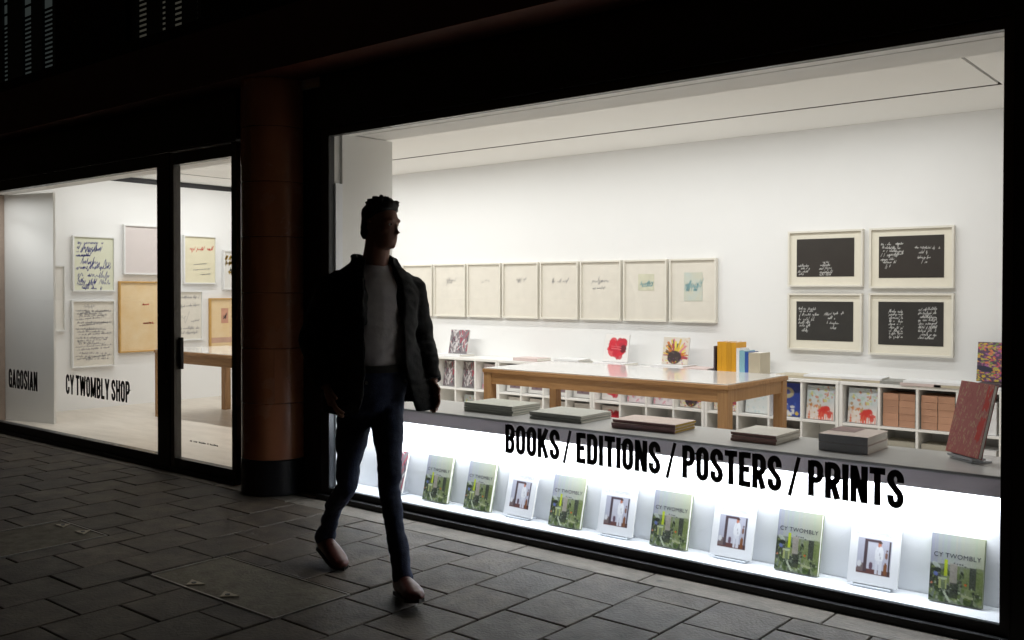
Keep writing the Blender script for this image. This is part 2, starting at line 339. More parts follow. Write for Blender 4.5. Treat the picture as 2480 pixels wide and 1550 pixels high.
struct(bxo('left_return_panel', (-10.95, -10.86, -0.04, 0.279, 0.002, 2.45), mat('weathered return panel', (0.42, 0.33, 0.27), 0.6, 0.2, 5)))

# ------------------------------------------------------------------ building facade
B = empty('shop_building', (-5.5, 0, 0)); tag(B, 'dark street building holding the lit shop windows and the terracotta column', 'building')
B.location = (0, 0, 0)
bxo('wall', (-0.868, 3.0, -0.05, 0.10, 0, 2.88), CLAD, B)
boxes('fascia_panel', [(-5.13, -0.87, -0.04, 0.06, 2.522, 2.88), (-5.94, -5.14, 0.02, 0.09, 0, 2.88), (-14, -5.95, -0.14, -0.05, 2.522, 2.88)], CLAD, B)
bxo('wall', (-14, -10.96, -0.12, 0.2, 0, 2.50), CLAD, B)
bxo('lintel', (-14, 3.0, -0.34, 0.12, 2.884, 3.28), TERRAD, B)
# upper wall with window openings
UW = [(-9.95, -8.62), (-7.40, -6.30)]; ZB, ZT = 3.44, 4.9
xs = [-14, UW[0][0], UW[0][1], UW[1][0], UW[1][1], 3.0]
boxes('upper_wall', [(xs[0], xs[1], -0.2, .1, 3.284, 6), (xs[2], xs[3], -0.2, .1, 3.284, 6), (xs[4], xs[5], -0.2, .1, 3.284, 6)] +
      [(a, b, -0.197, .1, 3.284, ZB) for a, b in UW] + [(a, b, -0.197, .1, ZT, 6) for a, b in UW], BRICKD, B)
BLINDGLOW = emit('glow for street-lit blinds', (0.75, 0.9, 0.85), 0.032)  # emission stands in for street light falling on the blind slats
BLINDGLOW2 = emit('warm glow for street-lit blinds', (1.0, 0.95, 0.75), 0.036)  # same stand-in glow, warmer, for the second window
SLATM = mat('dark blind slat', (0.02, 0.02, 0.02), 0.6)  # dark, so the slats read as gaps between glowing bands
openx = [[(-9.81, -9.69), (-9.36, -9.18), (-8.95, -8.75)], [(-7.28, -7.13), (-6.93, -6.85), (-6.75, -6.62), (-6.44, -6.40)]]
for k, (a, b) in enumerate(UW):
    fr = []
    e = [a] + [v for o_ in openx[k] for v in o_] + [b]
    for q in range(0, len(e), 2): fr.append((e[q], e[q + 1], -0.165, -0.140, ZB, ZT))
    W = boxes('upper_window', fr, BLACKFR, B)
    bxo('blind_glow_pane', (a + .01, b - .01, -0.10, -0.095, ZB + .01, ZT - .01), BLINDGLOW if k == 0 else BLINDGLOW2, W)  # added glowing sheet, gives the blinds their lit look
    n = 0; z = ZB + 0.03
    while z < 4.35:
        h = 0.013 if (k == 1 or z < 4.0) else 0.010
        bm = bmesh.new(); v = box(bm, a + .02, b - .02, -0.004, 0.004, -0.0105, 0.0105)
        o = obj('blind_slat', bm, SLATM, W); o.location = (0, -0.118, z); o.rotation_euler = (R(12), 0, 0)
        z += 0.042 if z < 4.0 or k == 1 else 0.11
# shop windows
fr = [(-5.15, -5.065, -0.016, 0.034, 0.035, 2.517), (-0.912, -0.872, -0.016, 0.034, 0.035, 2.517), (-5.065, -0.912, -0.015, 0.033, 2.467, 2.516), (-5.065, -0.912, -0.015, 0.033, 0.036, 0.078)]
W1 = boxes('display_window', fr, BLACKFR, B)
bxo('sill', (-5.15, -0.872, -0.058, 0.03, 0.0, 0.034), CLAD, W1)
for b in ((-5.156, -5.150, -0.022, 0.02, 0.034, 2.523), (-0.872, -0.866, -0.054, 0.02, 0.034, 2.523), (-5.15, -0.872, -0.047, 0.02, 2.517, 2.522)):
    bxo('frame_trim', b, BLACKFR, W1)
bxo('glass_pane', (-5.064, -0.913, -0.004, 0.004, 0.079, 2.466), GLASS, W1)
yl = -0.106
fr = [(-11.5, -7.024, yl - .035, yl + .035, 2.40, 2.50), (-11.5, -7.024, yl - .035, yl + .035, 0.0, 0.105), (-7.024, -6.845, yl - .036, yl + .036, 0.0, 2.50)]
W2 = boxes('side_window', fr, BLACKFR, B)
bxo('glass_pane', (-11.5, -7.025, yl - .004, yl + .004, 0.106, 2.399), GLASS, W2)
bxo('frame_trim', (-11.5, -5.955, yl - .055, yl - .036, 2.502, 2.512), BLACKFR, W2)
bxo('threshold', (-11.5, -5.955, yl - .058, yl - .037, 0.0, 0.03), CLAD, W2)
fr = [(-6.842, -6.79, yl - .03, yl + .03, 0.01, 2.49), (-6.009, -5.955, yl - .035, yl + .035, 0.0, 2.50), (-6.79, -6.009, yl - .031, yl + .031, 2.40, 2.489), (-6.79, -6.009, yl - .031, yl + .031, 0.011, 0.105)]
DR = boxes('door', fr[1:], BLACKFR, B)
bxo('door_stile', fr[0], mat('grey brown door stile', (0.11, 0.10, 0.09), 0.45), DR)
bxo('glass_pane', (-6.789, -6.010, yl - .004, yl + .004, 0.106, 2.399), GLASS, DR)
bxo('door_handle', (-6.788, -6.757, yl + .005, yl + .035, 0.80, 1.05), DARKMET, DR, 0.004)
bxo('lock_plate', (-6.985, -6.90, yl - .042, yl - .0365, 0.78, 1.04), DARKMET, W2)
bm = bmesh.new(); tube(bm, [(-6.875, yl - .036, 0.70), (-6.875, yl - .046, 0.70)], [0.012, 0.012], 12); obj('lock_cylinder', bm, GREYMET, W2)
# ------------------------------------------------------------------ terracotta column
CC = (-5.60, -0.062); CR = 0.233
K = empty('column', (CC[0], CC[1], 0)); tag(K, 'round terracotta tiled column on a black plinth between the two shop windows', 'column')
def sector(bm, a0, a1, r0_, r1, z0, z1, n=8, bev=0.004):
    prof = [(r1, z0 + bev), (r1, z1 - bev), (r1 - bev, z1), (r0_, z1), (r0_, z0), (r1 - bev, z0)]
    L = []
    for k in range(n + 1):
        t = a0 + (a1 - a0) * k / n; L.append([bm.verts.new((r * math.cos(t), r * math.sin(t), z)) for r, z in prof])
    for A, C_ in zip(L, L[1:]):
        for q in range(6): bm.faces.new((A[q], A[(q + 1) % 6], C_[(q + 1) % 6], C_[q]))
    bm.faces.new(L[0]); bm.faces.new(L[-1][::-1])
zs = [0.247, 0.639, 1.019, 1.403, 1.79, 2.17, 2.55, 2.882]
for k, (a, b) in enumerate(zip(zs, zs[1:])):
    ang = [R(-38 + 108 * q) for q in range(4)] if k in (1,) else [R(-38 + 60 + (18 if k % 2 else 0) + 120 * q) for q in range(4)]
    if k == 1: ang = [R(-38 + 120 * q) for q in range(4)]
    for q in range(3):
        bm = bmesh.new(); sector(bm, ang[q] + .004, ang[q + 1] - .004, CR - .03, CR - 0.001 + random.uniform(-.0003, .0003), a + .002, b - .002, 14, .0025)
        obj('tile', bm, TERRA, K, True)
for q in range(3):
    bm = bmesh.new(); sector(bm, R(-70 + 120 * q) + .003, R(50 + 120 * q) - .003, CR - .03, CR + 0.002, 0.002, 0.245, 14); obj('plinth', bm, PLINTH, K, True)
bm = bmesh.new(); tube(bm, [(0, 0, 0.001), (0, 0, 2.883)], [CR - .012] * 2, 32); obj('core', bm, MORTAR, K, True)

# ------------------------------------------------------------------ lettering on the glass
def ribbon(bm, path, t, y=0.0):
    P = [Vector((p[0], p[1])) for p in path]; L = []
    for i, p in enumerate(P):
        d1 = (P[i] - P[i - 1]).normalized() if i else (P[1] - P[0]).normalized()
        d2 = (P[i + 1] - P[i]).normalized() if i < len(P) - 1 else d1
        n1 = Vector((-d1.y, d1.x)); n2 = Vector((-d2.y, d2.x)); nn = n1 + n2
        if nn.length < 1e-3: nn = n1
        nn.normalize(); s = t / 2 / max(0.45, nn.dot(n1))
        L.append((p + nn * s, p - nn * s))
    V = [(bm.verts.new((a.x, y, a.y)), bm.verts.new((b.x, y, b.y))) for a, b in L]
    for (a, b), (c, d) in zip(V, V[1:]): bm.faces.new((a, b, d, c))
def arc(cx, cy, rx, ry, a0, a1, n=10): return [(cx + rx * math.cos(R(a0 + (a1 - a0) * k / n)), cy + ry * math.sin(R(a0 + (a1 - a0) * k / n))) for k in range(n + 1)]
def glyph(ch, T=0.18):
    """strokes in a w x 1 box, heavy condensed gothic"""
    h = T / 2; w = 0.44; H = T * 0.42; x0, x1 = h, w - h; rx = (x1 - x0) / 2; ry = 0.17; m = w / 2
    if ch == 'I': return T, [[(h, 0), (h, 1)]]
    if ch == '/': return 0.34, [[(0.03, -0.08), (0.31, 1.04)]]
    if ch == 'O': return w, [[(x0, .5)] + [(x0, 1 - H - ry)] + arc(m, 1 - H - ry, rx, ry, 180, 0) + arc(m, H + ry, rx, ry, 0, -180) + [(x0, .5)]]
    if ch in 'CG':
        p = [(x1, .66)] + arc(m, 1 - H - ry, rx, ry, 0, 180) + arc(m, H + ry, rx, ry, 180, 360) + [(x1, .36 if ch == 'C' else .50)]
        return w, [p] + ([[(m, .47), (w, .47)], [(x1, 0), (x1, .5)]] if ch == 'G' else [])
    if ch == 'S':
        return w, [[(x1, .68)] + arc(m, 1 - H - ry, rx, ry, 0, 180) + [(x0, .72), (x0 + .03, .62), (m, .5), (x1 - .03, .38), (x1, .28)] + arc(m, H + ry, rx, ry, 0, -180) + [(x0, .33)]]
    if ch == 'B':
        return w, [[(x0, 0), (x0, 1)], [(x0, 1 - H)] + arc(m, 1 - H - .15, rx, .15, 90, 0, 6) + [(x1, .66)] + arc(m, .66, rx, .14, 0, -90, 6) + [(x0, .52)], [(x0, .52), (m, .52)] + arc(m, .37, rx, .15, 90, 0, 6) + [(x1, .24)] + arc(m, H + .17, rx, .17, 0, -90, 6) + [(x0, H)]]
    if ch in 'PR':
        p = [[(x0, 0), (x0, 1)], [(x0, 1 - H)] + arc(m, 1 - H - .16, rx, .16, 90, 0, 6) + [(x1, .62)] + arc(m, .62, rx, .16, 0, -90, 6) + [(x0, .46)]]
        if ch == 'R': p.append([(m - .01, .48), (x1 + .005, 0)])
        return w, p
    if ch == 'D': return w, [[(x0, 0), (x0, 1)], [(x0, 1 - H)] + arc(m, 1 - H - ry, rx, ry, 90, 0, 6) + [(x1, .5)] + arc(m, H + ry, rx, ry, 0, -90, 6) + [(x0, H)]]
    if ch == 'E': return w * .88, [[(x0, 0), (x0, 1)], [(x0, 1 - H), (w * .88, 1 - H)], [(x0, .51), (w * .8, .51)], [(x0, H), (w * .88, H)]]
    if ch == 'L': return w * .85, [[(x0, 0), (x0, 1)], [(x0, H), (w * .85, H)]]
    if ch == 'T': return w * .95, [[(w * .475, 0), (w * .475, 1)], [(0, 1 - H), (w * .95, 1 - H)]]
    if ch == 'H': return w, [[(x0, 0), (x0, 1)], [(x1, 0), (x1, 1)], [(x0, .52), (x1, .52)]]
    if ch == 'N': return w * 1.08, [[(x0, 0), (x0, 1)], [(w * 1.08 - h, 0), (w * 1.08 - h, 1)], [(x0 + .01, .97), (w * 1.08 - h - .01, .03)]]
    if ch == 'M': W_ = .62; return W_, [[(h, 0), (h, 1)], [(W_ - h, 0), (W_ - h, 1)], [(h + .01, .98), (W_ / 2, .06)], [(W_ / 2, .06), (W_ - h - .01, .98)]]
    if ch == 'W': W_ = .68; return W_, [[(h * .9, 1), (W_ * .27, .02)], [(W_ * .27, .02), (W_ / 2, .96)], [(W_ / 2, .96), (W_ * .73, .02)], [(W_ * .73, .02), (W_ - h * .9, 1)]]
    if ch == 'A': return .48, [[(h * .8, 0), (.24, .98)], [(.24, .98), (.48 - h * .8, 0)], [(.12, .25), (.36, .25)]]
    if ch == 'Y': return .48, [[(h * .8, 1), (.24, .42)], [(.48 - h * .8, 1), (.24, .42)], [(.24, .46), (.24, 0)]]
    if ch == 'K': return .47, [[(x0, 0), (x0, 1)], [(.40, 1), (.14, .42)], [(.2, .56), (.41, 0)]]
    return .16, []
def lettering(words, z0, h, y, label):
    e = empty('lettering', (words[0][1], y, z0)); tag(e, label, 'lettering')
    for txt, xa, xb in words:
        pos = []; cur = 0
        for ch in txt:
            wd, st_ = glyph(ch); pos.append((cur, st_)); cur += wd + (0.045 if ch != ' ' else 0)
        tot = cur - 0.045; s = (xb - xa) / tot
        for x, st_ in pos:
            if not st_: continue
            bm = bmesh.new()
            for p in st_: ribbon(bm, [((a + 0) * s, b * h) for a, b in p], 0.18 * s if txt != '/' else 0.018, 0)
            bmesh.ops.recalc_face_normals(bm, faces=bm.faces)
            o = obj('letter', bm, VINYL, e); o.location = (xa + x * s - words[0][1], 0, 0)
    return e
lettering([('BOOKS', -3.513, -3.122), ('/', -3.098, -3.045), ('EDITIONS', -3.010, -2.485), ('/', -2.452, -2.397), ('POSTERS', -2.361, -1.839), ('/', -1.806, -1.751), ('PRINTS', -1.713, -1.289)], 0.489, 0.162, -0.006, 'black lettering listing books, editions, posters and prints across the display window')
lettering([('GAGOSIAN', -9.834, -9.207)], 0.458, 0.185, yl - .006, 'black lettering of one word at the far left of the side window')
lettering([('CY TWOMBLY SHOP', -8.639, -7.511)], 0.478, 0.178, yl - .006, 'black three-word lettering on the side window left of the door')
e = empty('lettering', (-6.61, yl - .006, 0.248)); tag(e, 'tiny line of grey lettering low on the glass door', 'lettering')
bm = bmesh.new(); x = 0
while x < 0.375:
    a = random.uniform(.008, .016); hh = random.uniform(.008, .014); box(bm, x, x + a, -0.0005, 0.0005, 0, hh) if random.random() > .12 else None; x += a + .006
o = obj('text_line', bm, GREYMET, e); o['kind'] = 'stuff'

# ------------------------------------------------------------------ window display
CT = empty('display_counter', (-3.0, 0.3, 0.002)); CT.location = (0, 0, 0); tag(CT, 'long grey counter with a lit white display niche under it, behind the display window', 'counter')
bxo('counter_top', (-5.045, -0.91, 0.106, 0.62, 0.640, 0.655), COUNTER, CT, 0.002)
bxo('fascia', (-5.045, -3.602, 0.112, 0.127, 0.565, 0.639), FASCIA, CT)
bxo('fascia', (-3.598, -0.91, 0.112, 0.127, 0.565, 0.639), FASCIA, CT)
bxo('fascia_joint', (-3.602, -3.598, 0.114, 0.126, 0.565, 0.639), DISPW, CT)
bxo('back_panel', (-5.045, -0.91, 0.205, 0.22, 0.081, 0.639), DISPW, CT)
bxo('niche_floor', (-5.045, -0.91, 0.006, 0.203, 0.06, 0.080), DISPF, CT)
bxo('carcass', (-5.045, -0.91, 0.225, 0.60, 0.003, 0.638), DISPW, CT)
bxo('light_strip', (-5.0, -0.93, 0.135, 0.165, 0.5605, 0.575), GREYMET, CT)

# ---- printed covers as painted colour grids
def grid_img(w_, h_, base): a = np.empty((h_, w_, 3)); a[:] = base; return a
def UV(a):
    h_, w_ = a.shape[:2]; v, u = np.mgrid[0:h_, 0:w_]; return (u + .5) / w_, (v + .5) / h_      # v from the top
def blend(a, m, c, k=1.0): m = np.clip(m, 0, 1)[..., None] * k; a[:] = a * (1 - m) + np.array(c) * m
def ell(a, cx, cy, rx, ry, c, rot=0, k=1.0):
    u, v = UV(a); x = (u - cx); y = (v - cy); x, y = x * math.cos(rot) + y * math.sin(rot), -x * math.sin(rot) + y * math.cos(rot)
    blend(a, (1.15 - ((x / rx) ** 2 + (y / ry) ** 2)) * 4, c, k)
def rec(a, x0, x1, y0, y1, c, k=1.0): u, v = UV(a); blend(a, ((u > x0) & (u < x1) & (v > y0) & (v < y1)).astype(float), c, k)
def line(a, x0, y0, x1, y1, t, c, k=1.0):
    n = int(max(6, math.hypot(x1 - x0, y1 - y0) / t * 1.6))
    for i in range(n + 1): ell(a, x0 + (x1 - x0) * i / n, y0 + (y1 - y0) * i / n, t, t, c, 0, k)
U = RNG.uniform
def img_garden():
    a = grid_img(66, 86, (.62, .62, .60)); u, v = UV(a)
    a[:] = np.stack([.36 + .12 * u, .37 + .13 * u, .46 - .10 * u], -1)
    for _ in range(9): x = U(0, 1); rec(a, x, x + U(.02, .08), 0, U(.3, .55), (.46 + U(-.1, .06), .48, .36), .35)
    rec(a, .0, 1, .44, 1, (.10, .135, .04), .6)
    pal = [(.035, .06, .02), (.07, .11, .03), (.14, .19, .05), (.022, .03, .02), (.22, .27, .09), (.05, .055, .045), (.19, .23, .13)]
    for _ in range(150):
        y = U(.42, 1.0) ** .8; ell(a, U(0, 1), y, U(.015, .08), U(.012, .06), pal[int(U(0, 7))], U(0, 3), .85)
    for _ in range(14): x = U(.45, 1); y = U(.4, .7); rec(a, x, x + U(.05, .12), y, y + U(.1, .3), (.22, .27, .10), .6)
    rec(a, .27, .33, .37, .62, (.48, .58, .03)); rec(a, .38, .52, .42, .72, (.42, .37, .33), .8); rec(a, .74, .86, .44, .76, (.05, .055, .05), .9)
    ell(a, .12, .47, .08, .035, (.50, .55, .48), .4, .8); ell(a, .15, .54, .07, .035, (.03, .04, .03)); ell(a, .12, .60, .04, .03, (.12, .16, .50), .3, .85); rec(a, .17, .34, .64, .68, (.55, .62, .42), .9)
    rec(a, .18, .22, .66, .8, (.42, .46, .18)); rec(a, .3, .34, .66, .8, (.42, .46, .18)); ell(a, .68, .70, .024, .016, (.70, .12, .03)); ell(a, .05, .74, .02, .014, (.66, .24, .14))
    line(a, .29, .85, .40, .97, .018, (.55, .6, .45)); line(a, .62, .86, .82, .88, .018, (.40, .42, .24)); rec(a, .40, .54, .70, .92, (.035, .04, .035), .8)
    for _ in range(22): ell(a, U(0, 1), U(.72, 1), U(.008, .025), U(.006, .02), (.5, .56, .4), U(0, 3), .7)
    for q in range(5): ell(a, .46 + .05 * q, .41 + U(-.02, .03), .016, .012, (.06, .06, .06), 0, .8)
    sp = U(-.035, .035, a.shape[:2]) * (v > .38); a += sp[..., None]
    return np.clip(a * .82, 0.01, 1)
def img_portrait():
    a = grid_img(60, 74, (.76, .76, .78)); b = grid_img(60, 74, (.42, .42, .50)); u, v = UV(a)
    rec(b, 0, 1, .74, 1, (.13, .055, .05)); rec(b, .30, .37, .27, .80, (.075, .05, .06)); rec(b, .36, .62, .27, .31, (.075, .05, .06)); rec(b, .37, .55, .32, .74, (.50, .50, .57))
    rec(b, .18, .30, .66, .80, (.16, .12, .12)); ell(b, .22, .68, .04, .05, (.6, .6, .62)); ell(b, .45, .69, .04, .06, (.12, .07, .10)); ell(b, .60, .50, .085, .15, (.68, .68, .71)); rec(b, .53, .585, .60, .81, (.60, .60, .66)); rec(b, .605, .66, .60, .81, (.60, .60, .66)); line(b, .60, .46, .63, .56, .006, (.35, .35, .40))
    ell(b, .60, .335, .036, .036, (.45, .17, .11)); ell(b, .61, .305, .04, .018, (.08, .04, .03)); ell(b, .58, .385, .018, .022, (.45, .20, .14)); line(b, .56, .44, .585, .39, .016, (.62, .62, .66))
    rec(b, .78, .825, .27, .82, (.05, .035, .04)); ell(b, .735, .71, .035, .10, (.20, .075, .025)); ell(b, .74, .50, .03, .05, (.20, .10, .07)); ell(b, .745, .42, .02, .02, (.16, .10, .1))
    m = (u > .17) & (u < .83) & (v > .26) & (v < .82); a[m] = b[m]
    return np.clip(a, 0, 1)
def img_flower():
    a = grid_img(44, 44, (.78, .76, .74))
    for _ in range(34): ell(a, .55 + U(-.27, .25), .48 + U(-.24, .26), U(.10, .20), U(.06, .15), (.55 + U(-.12, .1), .02, .04), U(0, 3), .9)
    ell(a, .78, .52, .12, .14, (.12, .012, .02), .4, .9)
    for _ in range(5): y = U(.35, .65); line(a, .3, y, .7, y + .03, .012, (.66, .12, .14), .7)
    return a
def img_sun(dark=False):
    a = grid_img(48, 48, (.66, .60, .52))
    for k in range(46):
        t = U(2.9, 6.6); r_ = U(.25, .62); c = [(.55, .16, .03), (.62, .42, .05), (.35, .05, .08), (.10, .09, .05), (.72, .62, .10), (.6, .2, .25)][int(U(0, 6))]
        line(a, .5 + .14 * math.cos(t), .68 + .14 * math.sin(t), .5 + r_ * .75 * math.cos(t), .68 + r_ * math.sin(t), U(.02, .05), c, .85)
    for _ in range(26): ell(a, U(0, 1), U(0, .9), U(.01, .05), U(.01, .04), [(.66, .40, .38), (.64, .58, .15), (.5, .2, .05)][int(U(0, 3))], U(0, 3), .7)
    ell(a, .47, .74, .26, .24, (.045, .03, .03))
    for _ in range(20): ell(a, .47 + U(-.2, .2), .74 + U(-.2, .2), .02, .015, (.16, .12, .1), 0, .7)
    for _ in range(24): ell(a, U(0, 1), U(.75, 1), U(.01, .03), U(.01, .03), [(.5, .05, .05), (.55, .45, .05), (.2, .05, .25)][int(U(0, 3))], 0, .8)
    return a
def img_field():
    a = grid_img(40, 44, (.60, .66, .68)); u, v = UV(a); blend(a, (v - .4) * 3, (.68, .62, .58))
    for _ in range(46): ell(a, U(0, 1), U(0, .45), U(.02, .08), U(.015, .05), [(.45, .60, .52), (.62, .52, .3), (.55, .62, .7), (.6, .2, .1), (.62, .60, .2)][int(U(0, 5))], U(0, 3), .8)
    for _ in range(30): ell(a, U(0, .6), U(.45, 1), U(.02, .06), U(.02, .05), [(.60, .2, .04), (.66, .55, .45), (.45, .25, .06)][int(U(0, 3))], U(0, 3), .8)
    for _ in range(14): ell(a, .7 + U(-.2, .2), .75 + U(-.12, .12), U(.06, .14), U(.04, .08), (.55, .04, .03), U(-.3, .3), .9)
    for _ in range(16): x = U(.1, 1); line(a, x, U(.75, .9), x, 1, .012, (.62, .10, .06), .8)
    return a
def img_pink():
    a = grid_img(40, 40, (.70, .64, .66))
    for _ in range(50): ell(a, U(0, 1), U(.1, 1), U(.015, .10), U(.015, .07), [(.62, .16, .24), (.66, .38, .45), (.45, .42, .46)][int(U(0, 3))], U(0, 3), .7)
    return a
def img_pale():
    a = grid_img(36, 44, (.70, .74, .74))
    for _ in range(60): ell(a, U(0, 1), U(0, 1), U(.01, .05), U(.01, .04), [(.45, .62, .66), (.6, .7, .7), (.72, .7, .6)][int(U(0, 3))], U(0, 3), .6)
    return a
def img_blue():
    a = grid_img(36, 44, (.03, .06, .30))
    ell(a, .4, .3, .25, .16, (.45, .40, .25)); ell(a, .42, .28, .1, .07, (.10, .12, .35))
    for _ in range(14): ell(a, .5 + U(-.25, .3), .8 + U(-.18, .18), U(.04, .1), U(.04, .1), [(.7, .7, .68), (.65, .45, .05), (.05, .1, .4)][int(U(0, 3))], 0, .9)
    return a
def img_multi():
    a = grid_img(56, 64, (.10, .05, .10))
    pal = [(.60, .08, .10), (.65, .20, .08), (.62, .45, .03), (.20, .32, .06), (.04, .03, .06), (.50, .12, .25), (.35, .12, .30), (.45, .40, .08)]
    for _ in range(420):
        y = U(0, 1); c = pal[int(U(0, 8))]; c = pal[2] if (y > .7 and U(0, 1) < .35) else c
        ell(a, U(0, 1), y, U(.01, .06), U(.008, .025), c, U(-.6, .6), .85)
    ell(a, .18, .68, .2, .07, (.025, .025, .05), .2)
    return a
def img_red():
    a = grid_img(56, 84, (.56, .15, .14))
    for _ in range(330):
        x, y = U(-.05, 1), U(0, 1); l_ = U(.02, .07); line(a, x, y, x + l_ * .45, y - l_, .007, [(.66, .36, .24), (.46, .09, .10), (.58, .22, .17), (.66, .45, .27)][int(U(0, 4))], .6)
    for _ in range(40): y = U(0, .75); x = .93 - .12 * y + U(-.07, .07); line(a, x, y, x - .02, y + .08, .02, (.70, .03, .02), .8)
    return a
def img_stripes():
    a = grid_img(40, 44, (.20, .18, .19))
    for _ in range(60):
        x = U(0, 1); y = U(0, 1); line(a, x, y, x + U(-.2, .25), y - U(.1, .35), U(.01, .03), [(.62, .6, .6), (.40, .05, .08), (.08, .06, .08), (.25, .12, .16), (.55, .50, .5)][int(U(0, 5))], .85)
    return a
def img_small_photo():
    a = grid_img(32, 36, (.74, .73, .71)); rec(a, .2, .8, .45, .85, (.22, .16, .18))
    for _ in range(16): ell(a, U(.25, .75), U(.5, .8), .06, .06, [(.6, .58, .58), (.12, .06, .10), (.35, .2, .25)][int(U(0, 3))], 0, .9)
    return a
IMG = {}
def image(name):
    if name not in IMG: IMG[name] = globals()['img_' + name]()
    return IMG[name]
PM = {}
def print_mesh(name, w_, h_, flip=False):
    key = (name, round(w_, 4), round(h_, 4))
    if key in PM: return PM[key]
    a = image(name); n, m_ = a.shape[:2]
    ve = [((j / (m_ - 1) - .5) * w_, 0, h_ * (1 - i / (n - 1))) for i in range(n) for j in range(m_)]
    fa = [(i * m_ + j, (i + 1) * m_ + j, (i + 1) * m_ + j + 1, i * m_ + j + 1) for i in range(n - 1) for j in range(m_ - 1)]
    me = bpy.data.meshes.new('cover_print'); me.from_pydata(ve, [], fa); me.materials.append(PRINT)
    ca = me.color_attributes.new('ink', 'FLOAT_COLOR', 'POINT'); flat_ = np.ones((n * m_, 4), 'f'); flat_[:, :3] = a.reshape(-1, 3); ca.data.foreach_set('color', flat_.ravel()); me.update()
    PM[key] = me; return me
BM_ = {}
def book(name, w_, h_, t, cover, loc, rot, label, group=None, art=None, pages=PAGES, cat='book'):
    """closed hardback: x width (spine at -x), z height, front cover at -y; boards, spine and page block"""
    e = empty(name, loc, rot); tag(e, label, cat, group)
    key = (round(w_, 4), round(h_, 4), round(t, 4), cover.name)
    if key not in BM_:
        b = 0.0022 if t > .009 else 0.0012; bm = bmesh.new()
        box(bm, -w_ / 2, w_ / 2, -t / 2, -t / 2 + b, 0, h_); box(bm, -w_ / 2, w_ / 2, t / 2 - b, t / 2, 0, h_); box(bm, -w_ / 2, -w_ / 2 + b, -t / 2 + b, t / 2 - b, 0, h_)
        c_ = mesh('cover', bm, cover); bm = bmesh.new(); box(bm, -w_ / 2 + b, w_ / 2 - .003, -t / 2 + b, t / 2 - b, .003, h_ - .003); BM_[key] = (c_, mesh('page_block', bm, pages))
    for nm, me in zip(('cover', 'page_block'), BM_[key]): link(bpy.data.objects.new(nm, me), e)
    if art:
        o = link(bpy.data.objects.new('cover_print', print_mesh(art, w_ - .001, h_ - .001)), e); o.location = (0, -t / 2 - .0006, .0005)
    return e
def text_mesh(txt, size, m):
    cu = bpy.data.curves.new('t', 'FONT'); cu.body = txt; cu.size = size; cu.align_x = 'CENTER'; cu.space_character = 1.08
    o = bpy.data.objects.new('t', cu); COL.objects.link(o); dg = bpy.context.evaluated_depsgraph_get(); dg.update()
    me = bpy.data.meshes.new_from_object(o.evaluated_get(dg)); bpy.data.objects.remove(o); me.materials.clear(); me.materials.append(m); return me
TITLE = text_mesh('CY TWOMBLY', 0.0275, mat('title ink', (0.03, 0.03, 0.05), 0.5))
TITLE2 = text_mesh('CY TWOMBLY', 0.026, mat('pale title ink', (0.50, 0.50, 0.53), 0.5))
CGREEN = mat('olive book cloth', (0.20, 0.24, 0.12), 0.5); CWHITE = mat('white book cover', (0.78, 0.78, 0.79), 0.4); CGREY = mat('grey book board', (0.27, 0.27, 0.25), 0.5)
EASEL = mat('clear acrylic stand', (0.55, 0.58, 0.62), 0.1, spec=0.8)
GB = [-4.20, -3.845, -3.185, -2.515, -1.822, -1.115]; WB = [-3.525, -2.848, -2.163, -1.467]
names_g = ['leftmost of the green-covered books standing in the lit window display', 'second green-covered book from the left in the lit window display', 'third green-covered book from the left in the lit window display', 'fourth green-covered book from the left in the lit window display', 'fifth green-covered book in the lit window display, last but one on the right', 'green-covered book at the far right end of the lit window display']
names_w = ['leftmost white book with a small photograph in the lit window display', 'second white book with a small photograph in the lit window display', 'third white book with a small photograph in the lit window display', 'rightmost white book with a small photograph in the lit window display']
def stand(parent_loc, w_, yaw=0):
    e = empty('book_stand', parent_loc, (0, 0, yaw)); return e
for k, x in enumerate(GB):
    tilt = R(14 + RNG.uniform(-1.5, 1.5)); bk = book('green_book', .213, .285, .024, CGREEN, (x, .118 + .008, .0815 + .003), (-tilt, 0, R(RNG.uniform(-3.5, 3.5))), names_g[k], 'green books in the window', 'garden')
    t_ = link(bpy.data.objects.new('title', TITLE), bk); t_.rotation_euler = (R(90), 0, 0); t_.location = (0.0, -.0135, .188)
for k, x in enumerate(WB):
    tilt = R(15 + RNG.uniform(-1, 1)); bk = book('white_book', .222, .275, .012, CWHITE, (x, .125, .0945), (-tilt, 0, R(RNG.uniform(-3, 3))), names_w[k], 'white books in the window', 'portrait')
    t_ = link(bpy.data.objects.new('title', TITLE2), bk); t_.rotation_euler = (R(90), 0, 0); t_.location = (0.0, -.0075, .222)
    st_ = boxes('book_stand', [(x - .085, x + .085, .112, .20, .081, .092)], EASEL, None, .003)
    tag(st_, 'clear low stand under the ' + names_w[k].split(' in the lit')[0], 'book stand', 'low stands in the window')
book('striped_book', .20, .27, .014, CWHITE, (-4.60, .125, .0945), (-R(15), 0, 0), 'book with dark striped picture at the left end of the lit display, behind the man', None, 'stripes')
st_ = boxes('book_stand', [(-4.69, -4.51, .112, .20, .081, .092)], EASEL, None, .003); tag(st_, 'clear low stand under the striped book behind the man', 'book stand', 'low stands in the window')

